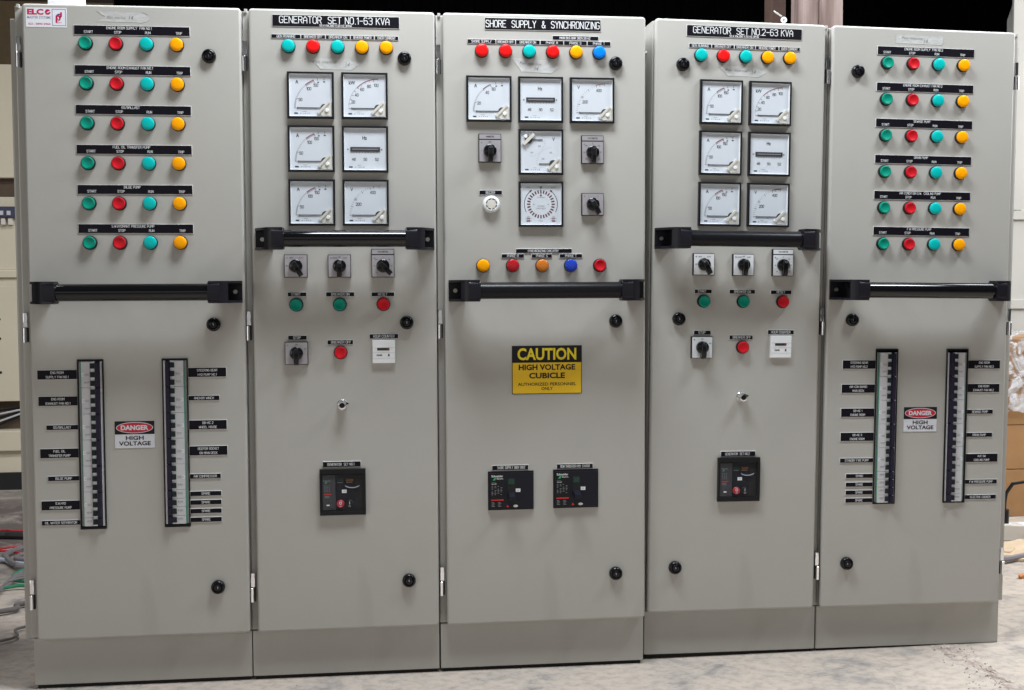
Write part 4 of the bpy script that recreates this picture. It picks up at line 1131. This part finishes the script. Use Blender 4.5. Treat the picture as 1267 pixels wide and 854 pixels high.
DARKW = mat('shade_black_corrugated_sheet', (0.0022, 0.002, 0.0028), rough=0.95, spec=0.05, var=.4, vscale=3)  # near-black colour paints in the unlit depth of the shed
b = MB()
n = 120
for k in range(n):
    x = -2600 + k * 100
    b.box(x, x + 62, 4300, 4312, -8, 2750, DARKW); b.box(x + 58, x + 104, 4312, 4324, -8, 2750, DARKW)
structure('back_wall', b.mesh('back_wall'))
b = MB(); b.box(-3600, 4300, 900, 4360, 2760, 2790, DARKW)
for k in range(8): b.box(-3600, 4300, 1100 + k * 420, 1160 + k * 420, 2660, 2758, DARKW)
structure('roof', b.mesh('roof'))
TAN = mat('brown_plywood', (0.10, 0.068, 0.03), rough=0.7, var=.25, vscale=5)
DBR = mat('dark_brown_board', (0.022, 0.012, 0.008), rough=0.8, var=.3, vscale=6)
b = MB(); b.box(-2600, -420, 2960, 2990, -8, 2080, TAN); b.box(-2600, -420, 2950, 2990, 2080, 2750, DBR)
structure('partition_wall', b.mesh('partition_wall'))
# white end wall at the right
WHW = mat('pale_wall_paint', (0.50, 0.50, 0.47), rough=0.7, var=.04, vscale=4)
b = MB(); b.prism([(3405, -8), (3405, 1950), (3475, 2150), (5400, 2150), (5400, -8)], 2300, 2340, WHW, plane='xz')
for z0, z1 in ((1100, 1140), (720, 760)): b.box(3405, 5400, 2288, 2300, z0, z1, WHW, 3)
for x in (3405, 3900, 4400): b.box(x, x + 50, 2286, 2300, 1140, 2300, WHW, 3)
structure('pale_panelled_wall', b.mesh('pale_panelled_wall'))

# timber posts behind cabinet 4
def wood():
    m = bpy.data.materials.new('weathered_timber'); m.use_nodes = True; nt = m.node_tree; b = nt.nodes['Principled BSDF']; L = nt.links
    b.inputs['Roughness'].default_value = .8
    tc = nt.nodes.new('ShaderNodeTexCoord'); mp = nt.nodes.new('ShaderNodeMapping'); mp.inputs['Scale'].default_value = (14, 14, 1.4)
    L.new(tc.outputs['Object'], mp.inputs['Vector']); n = nt.nodes.new('ShaderNodeTexNoise'); n.inputs['Scale'].default_value = 2.2; n.inputs['Detail'].default_value = 9
    L.new(mp.outputs['Vector'], n.inputs['Vector']); r = nt.nodes.new('ShaderNodeValToRGB')
    r.color_ramp.elements[0].position = .33; r.color_ramp.elements[0].color = (.13, .085, .075, 1); r.color_ramp.elements[1].position = .62; r.color_ramp.elements[1].color = (.31, .235, .215, 1)
    L.new(n.outputs['Fac'], r.inputs['Fac']); L.new(r.outputs['Color'], b.inputs['Base Color'])
    bp = nt.nodes.new('ShaderNodeBump'); bp.inputs['Strength'].default_value = .5; bp.inputs['Distance'].default_value = .002
    L.new(n.outputs['Fac'], bp.inputs['Height']); L.new(bp.outputs['Normal'], b.inputs['Normal'])
    return m
WOOD = wood()
for (x0, x1, y0, zt, lb) in ((1829, 1872, 520, 2600, 'rough reddish timber post standing behind the cabinets, left of the paler one'),
                             (1874, 1932, 505, 2600, 'paler and wider timber post with worn grain standing behind the cabinets')):
    b = MB(); b.box(x0, x1, y0, y0 + 90, -8, zt, WOOD, bev=2); 
    tag(obj('timber_post', b.mesh('timber_post')), lb, 'post', 'timber posts behind the cabinets')
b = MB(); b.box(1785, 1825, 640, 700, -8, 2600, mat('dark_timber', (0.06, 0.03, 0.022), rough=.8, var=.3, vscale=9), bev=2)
tag(obj('timber_post', b.mesh('timber_post')), 'dark brown timber post standing behind the paler ones', 'post', 'timber posts behind the cabinets')

# key and its tag standing in the top of cabinet 4
t = thing('key', 'silver key with a thin rod standing behind the top edge of the second generator cabinet', 'key', (1625, 90, 1395))
b = MB(); b.lathe([(7.0, 0), (7.0, -1.6), (2.2, -1.6), (2.2, 0)], WHITEP, 20); 
b.v = [(x, y, z + 32) for x, y, z in b.v]; b.box(-2, 2, -1.6, 0, 0, 27, WHITEP)
obj('key_blade', b.mesh('key_blade'), (0, 0, 0), t)
b = MB(); b.tube([(-5, 0, 40), (-24, -2, 51)], 1.8, STEEL, 8); obj('key_rod', b.mesh('key_rod'), (0, 0, 0), t)

# things on top of cabinet 1
t = thing('junction_box', 'white junction box on the roof of the cabinet with the ELCO sticker', 'junction box', (-20, 250, 1402.5))
b = MB(); b.box(8, 70, 0, 90, 0, 90, WHITEP, bev=2); obj('box_body', b.mesh('box_body'), (0, 0, 0), t)
b = MB(); b.box(72, 140, 10, 80, 0, 60, GREYP, bev=2); obj('cover', b.mesh('cover'), (0, 0, 0), t)
cols = [('yellow', (0.70, 0.50, 0.10)), ('blue', (0.08, 0.22, 0.55)), ('white', (0.6, 0.6, 0.62))]
for i, (nm_, cc) in enumerate(cols):
    mm_ = mat(nm_ + '_wire_insulation', cc, rough=.4); b = MB(); path = []
    for k in range(25):
        a = math.pi * k / 24; path.append((170 - (58 - i * 5) * math.cos(a), 190 + i * 6, 1403 + (34 - i * 4) * math.sin(a)))
    b.tube(path, 2.2, mm_, 8)
    tag(obj('wire', b.mesh('wire')), '%s wire looping up over the top of the cabinet with the ELCO sticker' % nm_, 'wire', 'wires on the cabinet roof')
b = MB(); b.tube([(95 + k * 4, 200, 1404 + 12 * math.sin(k * .5)) for k in range(8)], 2, mat('red_wire_insulation', (.6, .05, .05), rough=.4), 8)
tag(obj('wire', b.mesh('wire')), 'short red wire lying beside the junction box on the cabinet roof', 'wire', 'wires on the cabinet roof')

# open cream equipment cabinet far left
CRM = mat('cream_paint', (0.62, 0.56, 0.43), rough=.5, var=.03, vscale=4)
SHD = mat('brown_inner_panel', (0.09, 0.06, 0.04), rough=.7, var=.2, vscale=8)
t = thing('equipment_cabinet', 'open cream equipment cabinet with a terminal strip, beyond the left end of the row', 'electrical cabinet', (-1200, 2600, -8))
def ecz(row): return {20: 2040, 110: 1742, 245: 1281, 268: 1203, 280: 1162, 293: 1118, 302: 1088, 355: 905, 365: 871, 375: 837, 515: 360, 550: 240, 575: 155, 602: 62}[row] + 8
def ep(name, r0, r1, y0, m, bev=3, y1=60, x0=-400, x1=480):
    b = MB(); b.box(x0, x1, y0, y1, ecz(r1), ecz(r0), m, bev=bev); return obj(name, b.mesh(name), (0, 0, 0), t)
ep('upper_panel', 110, 245, 0, CRM); ep('recess_panel', 245, 268, 40, SHD, 0)
pp = ep('terminal_rail', 268, 302, 5, CRM)
b = MB(); b.box(-400, 480, -30, 5, ecz(293) , ecz(280), mat('dark_blue_terminal', (.03, .035, .08), rough=.4), 2)
for k in range(30): b.box(-390 + k * 28, -376 + k * 28, -38, -30, ecz(293) + 8, ecz(293) + 26, GREYP, 1)
obj('terminal_strip', b.mesh('terminal_strip'), (0, 0, 0), t)
b = MB()
for k in range(30): b.box(-390 + k * 28, -374 + k * 28, -20, 5, ecz(302) , ecz(302) + 28, CREAMP, 1)
obj('terminal_comb', b.mesh('terminal_comb'), (0, 0, 0), t)
for x in (372, 250, 60):
    b = MB(); b.lathe([(13, 5), (13, -4), (0, -5)], mat('dark_blue_terminal', (.03, .035, .08)), 20, cx=x, cz=ecz(280) + 22); obj('gland', b.mesh('gland'), (0, 0, 0), t)
ep('middle_panel', 302, 355, 6, CRM); ep('ledge', 355, 365, -12, CRM, 6); ep('ledge', 365, 375, 6, CRM, 2)
lp = ep('lower_panel', 375, 515, 0, CRM)
for dz in (120, 260, 340):
    b = MB(); b.lathe([(6, 0), (6, -3), (0, -4)], RUBBER, 10, cx=372, cz=ecz(515) + dz); obj('bolt', b.mesh('bolt'), (0, 0, 0), t)
ep('open_bay', 515, 550, 50, SHD, 0)
for i in range(5):
    b = MB(); b.tube([(-200, 20, ecz(550) + 20 + i * 12), (150, 10, ecz(550) + 60 - i * 6), (360, 5, ecz(550) + 22 + i * 15), (470, 20, ecz(550) + 70 + i * 6)], 4, GREYP if i % 2 else BLACK, 6)
    obj('inner_wire', b.mesh('inner_wire'), (0, 0, 0), t)
ep('sill', 550, 575, -18, CRM, 5); ep('kick_panel', 575, 602, 10, CRM, 2)
b = MB(); b.box(-400, 480, -10, 50, 0, ecz(602), RUBBER); obj('base_rail', b.mesh('base_rail'), (0, 0, 0), t)
b = MB(); b.box(-400, 480, 62, 500, 20, ecz(110), CRM); obj('housing', b.mesh('housing'), (0, 0, 0), t)

# cables on the floor, left
def cable(name, label, pts, r, m, grp='cables lying on the floor'):
    # smooth the path with Catmull-Rom
    P = [Vector(p) for p in pts]; out = []
    for i in range(len(P) - 1):
        p0, p1, p2, p3 = P[max(i - 1, 0)], P[i], P[i + 1], P[min(i + 2, len(P) - 1)]
        for k in range(8):
            s_ = k / 8; out.append(tuple(0.5 * ((2 * p1) + (p2 - p0) * s_ + (2 * p0 - 5 * p1 + 4 * p2 - p3) * s_ ** 2 + (3 * p1 - p0 - 3 * p2 + p3) * s_ ** 3)))
    out.append(tuple(P[-1])); b = MB(); b.tube(out, r, m, 8)
    tag(obj(name, b.mesh(name)), label, 'cable', grp)
CR = mat('red_cable_jacket', (.50, .03, .04), rough=.45); CG = mat('grey_cable_jacket', (.19, .18, .19), rough=.5); CB = mat('black_cable_jacket', (.03, .028, .03), rough=.5)
CGR = mat('green_cable_jacket', (.03, .24, .13), rough=.5); CW = mat('pale_blue_cable_jacket', (.45, .50, .58), rough=.5)
cable('floor_cable', 'red cable lying farthest back on the floor at the left', [(-900, 1720, 2), (-573, 1685, 3), (-492, 1661, 2), (0, 1560, 0)], 4, CR)
cable('floor_cable', 'thick black cable behind the grey coil on the floor', [(-900, 1610, 4), (-545, 1590, 6), (-473, 1575, 6), (0, 1480, 6)], 13, CB)
cable('floor_cable', 'red cable just in front of the thick black one', [(-800, 1330, 0), (-485, 1386, 3), (-423, 1413, 3), (0, 1460, 0)], 3.5, CR)
cable('floor_cable', 'red cable threaded through the grey coil', [(-900, 1440, 0), (-475, 1350, 3), (-397, 1317, 3), (0, 1200, 0)], 3.5, CR)
cable('floor_cable', 'thick grey cable coiled in a loop on the floor', [(50, 1500, 4), (-330, 1440, 6), (-410, 1380, 6), (-436, 1280, 6), (-398, 1187, 6), (-356, 1119, 8), (-300, 1080, 8), (80, 1040, 4)], 9, CG)
cable('floor_cable', 'second grey cable lying inside the coil', [(60, 1330, 14), (-340, 1290, 8), (-392, 1245, 6), (-375, 1200, 6), (-320, 1180, 10), (60, 1150, 8)], 7, CG)
cable('floor_cable', 'pale blue flat cable left of the grey coil', [(-900, 1320, 2), (-470, 1235, 3), (-393, 1180, 3), (-320, 1140, 3)], 7, CW)
cable('floor_cable', 'green cable folded on the floor', [(60, 1130, 0), (-290, 1085, 3), (-333, 1037, 4), (-326, 970, 4), (-270, 930, 3), (0, 900, 2)], 5, CGR)
cable('floor_cable', 'second green cable beneath the grey strands', [(60, 880, 0), (-240, 880, 3), (-290, 885, 3), (-345, 860, 0), (-420, 830, 0)], 5, CGR)
for i in range(4):
    cable('floor_cable', ('nearest', 'second nearest', 'third nearest', 'farthest')[i] + ' thin grey strand of the four fanning over the green cables',
          [(0, 1120 - i * 14, 8), (-290, 1040 - i * 34, 12), (-325, 900 - i * 14, 8), (-335, 790 - i * 14, 5), (-520, 560 + i * 12, 2)], 3.6, CG, 'thin grey strands fanning over the green cables')
cable('floor_cable', 'dark tube standing in for a soft shadow streak beside the left plinth', [(-700, 480, 3), (-258, 616, 3), (-217, 690, 3), (60, 760, 3)], 7, mat('shadow_streak_grey', (.14, .13, .125), rough=.8))  # tube shaped and coloured as a soft shadow streak on the floor
cable('floor_cable', 'thin dark tube standing in for the shadow streak nearest the left plinth', [(-600, 200, 0), (-182, 356, 1), (-159, 470, 1), (100, 560, 0)], 3.5, mat('shadow_streak_grey', (.14, .13, .125), rough=.8))  # second shadow streak, also drawn as a dark tube

# right side: boxes, power strip, scraps
CARD = mat('cardboard', (0.38, 0.21, 0.09), rough=.8, var=.12, vscale=7, bump=.2, bscale=120)
WRAP = None
def wrapm():
    m = bpy.data.materials.new('stretch_wrap'); m.use_nodes = True; nt = m.node_tree
    for n_ in list(nt.nodes): nt.nodes.remove(n_)
    o = nt.nodes.new('ShaderNodeOutputMaterial'); t_ = nt.nodes.new('ShaderNodeBsdfTransparent'); p = nt.nodes.new('ShaderNodeBsdfPrincipled')
    p.inputs['Base Color'].default_value = (.75, .77, .8, 1); p.inputs['Roughness'].default_value = .2
    tc = nt.nodes.new('ShaderNodeTexCoord'); n_ = nt.nodes.new('ShaderNodeTexNoise'); n_.inputs['Scale'].default_value = 14; n_.inputs['Detail'].default_value = 8; n_.inputs['Distortion'].default_value = 2
    nt.links.new(tc.outputs['Object'], n_.inputs['Vector']); r = nt.nodes.new('ShaderNodeValToRGB')
    r.color_ramp.elements[0].position = .45; r.color_ramp.elements[0].color = (.08, .08, .08, 1); r.color_ramp.elements[1].position = .62; r.color_ramp.elements[1].color = (.75, .75, .75, 1)
    nt.links.new(n_.outputs['Fac'], r.inputs['Fac']); mx = nt.nodes.new('ShaderNodeMixShader')
    bp = nt.nodes.new('ShaderNodeBump'); bp.inputs['Distance'].default_value = .02; nt.links.new(n_.outputs['Fac'], bp.inputs['Height']); nt.links.new(bp.outputs['Normal'], p.inputs['Normal'])
    nt.links.new(r.outputs['Color'], mx.inputs[0]); nt.links.new(t_.outputs[0], mx.inputs[1]); nt.links.new(p.outputs[0], mx.inputs[2]); nt.links.new(mx.outputs[0], o.inputs['Surface'])
    return m
WRAP = wrapm()
bxs = [(0, 170, 'lowest'), (172, 330, 'second'), (332, 490, 'third'), (492, 640, 'topmost')]
for i, (z0, z1, wrd) in enumerate(bxs):
    dx = (-12, 6, -4, 10)[i]
    b = MB(); b.box(2860 + dx, 3330 + dx, 1480, 1830, z0, z1, CARD, bev=3); b.box(3075 + dx, 3110 + dx, 1478.5, 1480, z0 + 2, z1 - 2, CREAMP)
    o = obj('cardboard_box', b.mesh('cardboard_box'), (0, 0, -8))
    tag(o, {'lowest': 'cardboard box at the bottom of the stack at the right edge', 'second': 'cardboard box second from the floor in the stack at the right',
            'third': 'cardboard box third from the floor with wrap starting on it', 'topmost': 'topmost cardboard box in the stack under crumpled stretch wrap'}[wrd], 'box', 'stacked cardboard boxes at the right')
b = MB(); rnd = random.Random(3); nx, nz_ = 22, 16
for i in range(nx + 1):
    for j in range(nz_ + 1):
        z = 380 + 340 * j / nz_; y = 1462 - 14 * rnd.random()
        if j > nz_ - 3: y += (j - nz_ + 3) * 60; z = 660 + 8 * rnd.random()
        b.v.append((2845 + 500 * i / nx, y, z + rnd.uniform(-6, 6)))
for i in range(nx):
    for j in range(nz_):
        a = i * (nz_ + 1) + j; b.face([a, a + nz_ + 1, a + nz_ + 2, a + 1], WRAP, False)
tag(obj('stretch_wrap', b.mesh('stretch_wrap'), (0, 0, -8)), 'crumpled clear stretch wrap hanging over the cardboard boxes', 'plastic wrap')
t = thing('power_strip', 'cream power strip with a black plug in it on the floor at the right edge', 'power strip', (2760, 1130, -8), (0, 0, R(-18)))
b = MB(); b.box(-60, 260, -32, 32, 0, 52, CREAMP, bev=4); obj('strip_body', b.mesh('strip_body'), (0, 0, 0), t)
for k in range(3):
    b = MB(); b.prism([(24 * math.cos(2 * math.pi * q_ / 20) + k * 66 + 20 - 30, 24 * math.sin(2 * math.pi * q_ / 20)) for q_ in range(20)], 52, 53.5, METERW); obj('socket', b.mesh('socket'), (0, 0, 0), t)
b = MB(); b.prism([(15 * math.cos(2 * math.pi * q_ / 16) - 8, 15 * math.sin(2 * math.pi * q_ / 16)) for q_ in range(16)], 53.5, 98, BLACK)
b.tube([(-8, 0, 96), (-7, 0, 120), (0, 5, 150), (25, 10, 180), (80, 20, 185), (160, 30, 100), (220, 50, 10)], 6, BLACK, 8)
tag(obj('power_plug', b.mesh('power_plug'), (2760, 1130, -8)), 'black plug and lead standing in the cream power strip', 'plug')
cable('floor_cable', 'grey cable lying on the floor in front of the power strip', [(2300, 760, 6), (2560, 800, 6), (2700, 850, 6), (3100, 900, 6)], 9, CG, 'cables lying on the floor')
ORG = mat('orange_scrap_board', (.60, .22, .06), rough=.7); PINE = mat('pale_board', (.62, .48, .33), rough=.8, var=.1, vscale=9)
for i, (x, y, a, w1, w2, m_, lb) in enumerate(((2720, 1000, 20, 160, 90, PINE, 'pale board scrap lying in front of the power strip'), (2680, 900, -25, 150, 70, PINE, 'pale board scrap nearest the grey cable'),
        (2800, 985, 50, 120, 60, ORG, 'orange board scrap beside the power strip'), (2630, 960, -50, 110, 60, PINE, 'pale board scrap half hidden by the cabinet'),
        (2560, 640, 15, 90, 16, ORG, 'thin orange splinter on the bright floor'), (2690, 830, -8, 140, 40, PINE, 'thin pale lath beside the grey cable'))):
    b = MB(); p = [(-w1 / 2, -w2 / 2), (w1 / 2, -w2 / 3), (w1 / 2.2, w2 / 2), (-w1 / 2.4, w2 / 2.4)]; b.prism(p, 0, 8 + i, m_)
    o = obj('board_scrap', b.mesh('board_scrap'), (x, y, -8), rot=(R(3), R(-3), R(a))); tag(o, lb, 'scrap', 'board scraps on the floor')
# broken concrete seam in the floor (right)
SEAM = mat('broken_concrete', (.26, .20, .17), rough=.95, color2=(.60, .53, .47), vscale=34, bump=.9, bscale=160)
line = [((1978, 110), (2052, 112)), ((1982, 25), (2040, 30)), ((1974, -45), (2047, -20)), ((1992, -90), (2040, -92)), ((2000, -155), (2033, -175)), ((1996, -225), (2042, -235)), ((1975, -330), (2045, -320)), ((1935, -520), (2010, -500)), ((1880, -800), (1975, -780))]
b = MB(); rnd = random.Random(5); N = 70; Wn = 14
for i in range(N + 1):
    s_ = i / N * (len(line) - 1); k = min(int(s_), len(line) - 2); f_ = s_ - k
    for j in range(Wn + 1):
        l = [line[k][e][d] * (1 - f_) + line[k + 1][e][d] * f_ for e in (0, 1) for d in (0, 1)]
        u = j / Wn; ex = rnd.uniform(-5, 5)
        b.v.append((l[0] * (1 - u) + l[2] * u + ex, l[1] * (1 - u) + l[3] * u, (-9 if j in (0, Wn) else -8 + rnd.uniform(-1.2, 2.6) * (1 if .15 < u < .85 else .3))))
for i in range(N):
    for j in range(Wn):
        a = i * (Wn + 1) + j; b.face([a, a + Wn + 1, a + Wn + 2, a + 1], SEAM, True)
structure('broken_seam', b.mesh('broken_seam'))
b = MB(); rnd = random.Random(11)
for i in range(260):
    if i < 150:
        f_ = rnd.random(); x = 2030 - 90 * f_ + rnd.uniform(-55, 45); y = 60 - 420 * f_
    else: x = rnd.uniform(-300, 2700); y = rnd.uniform(-420, 0) if x < 2200 else rnd.uniform(-300, 900)
    r_ = rnd.uniform(.8, 3.6) if i < 150 else rnd.uniform(.6, 1.8); c0 = len(b.v)
    m_ = (SEAM, CREAMP, mat('brown_grit', (.24, .19, .16), rough=.9))[rnd.choice((0, 0, 1, 2, 2))]
    for q_ in range(5): b.v.append((x + r_ * math.cos(q_ * 1.257) * rnd.uniform(.7, 1.4), y + r_ * math.sin(q_ * 1.257), -8))
    b.v.append((x, y, -8 + r_ * .9))
    for q_ in range(5): b.face([c0 + q_, c0 + (q_ + 1) % 5, c0 + 5], m_, False)
o = obj('grit', b.mesh('grit')); o['label'] = 'loose grit and chips scattered on the concrete'; o['category'] = 'grit'; o['kind'] = 'stuff'
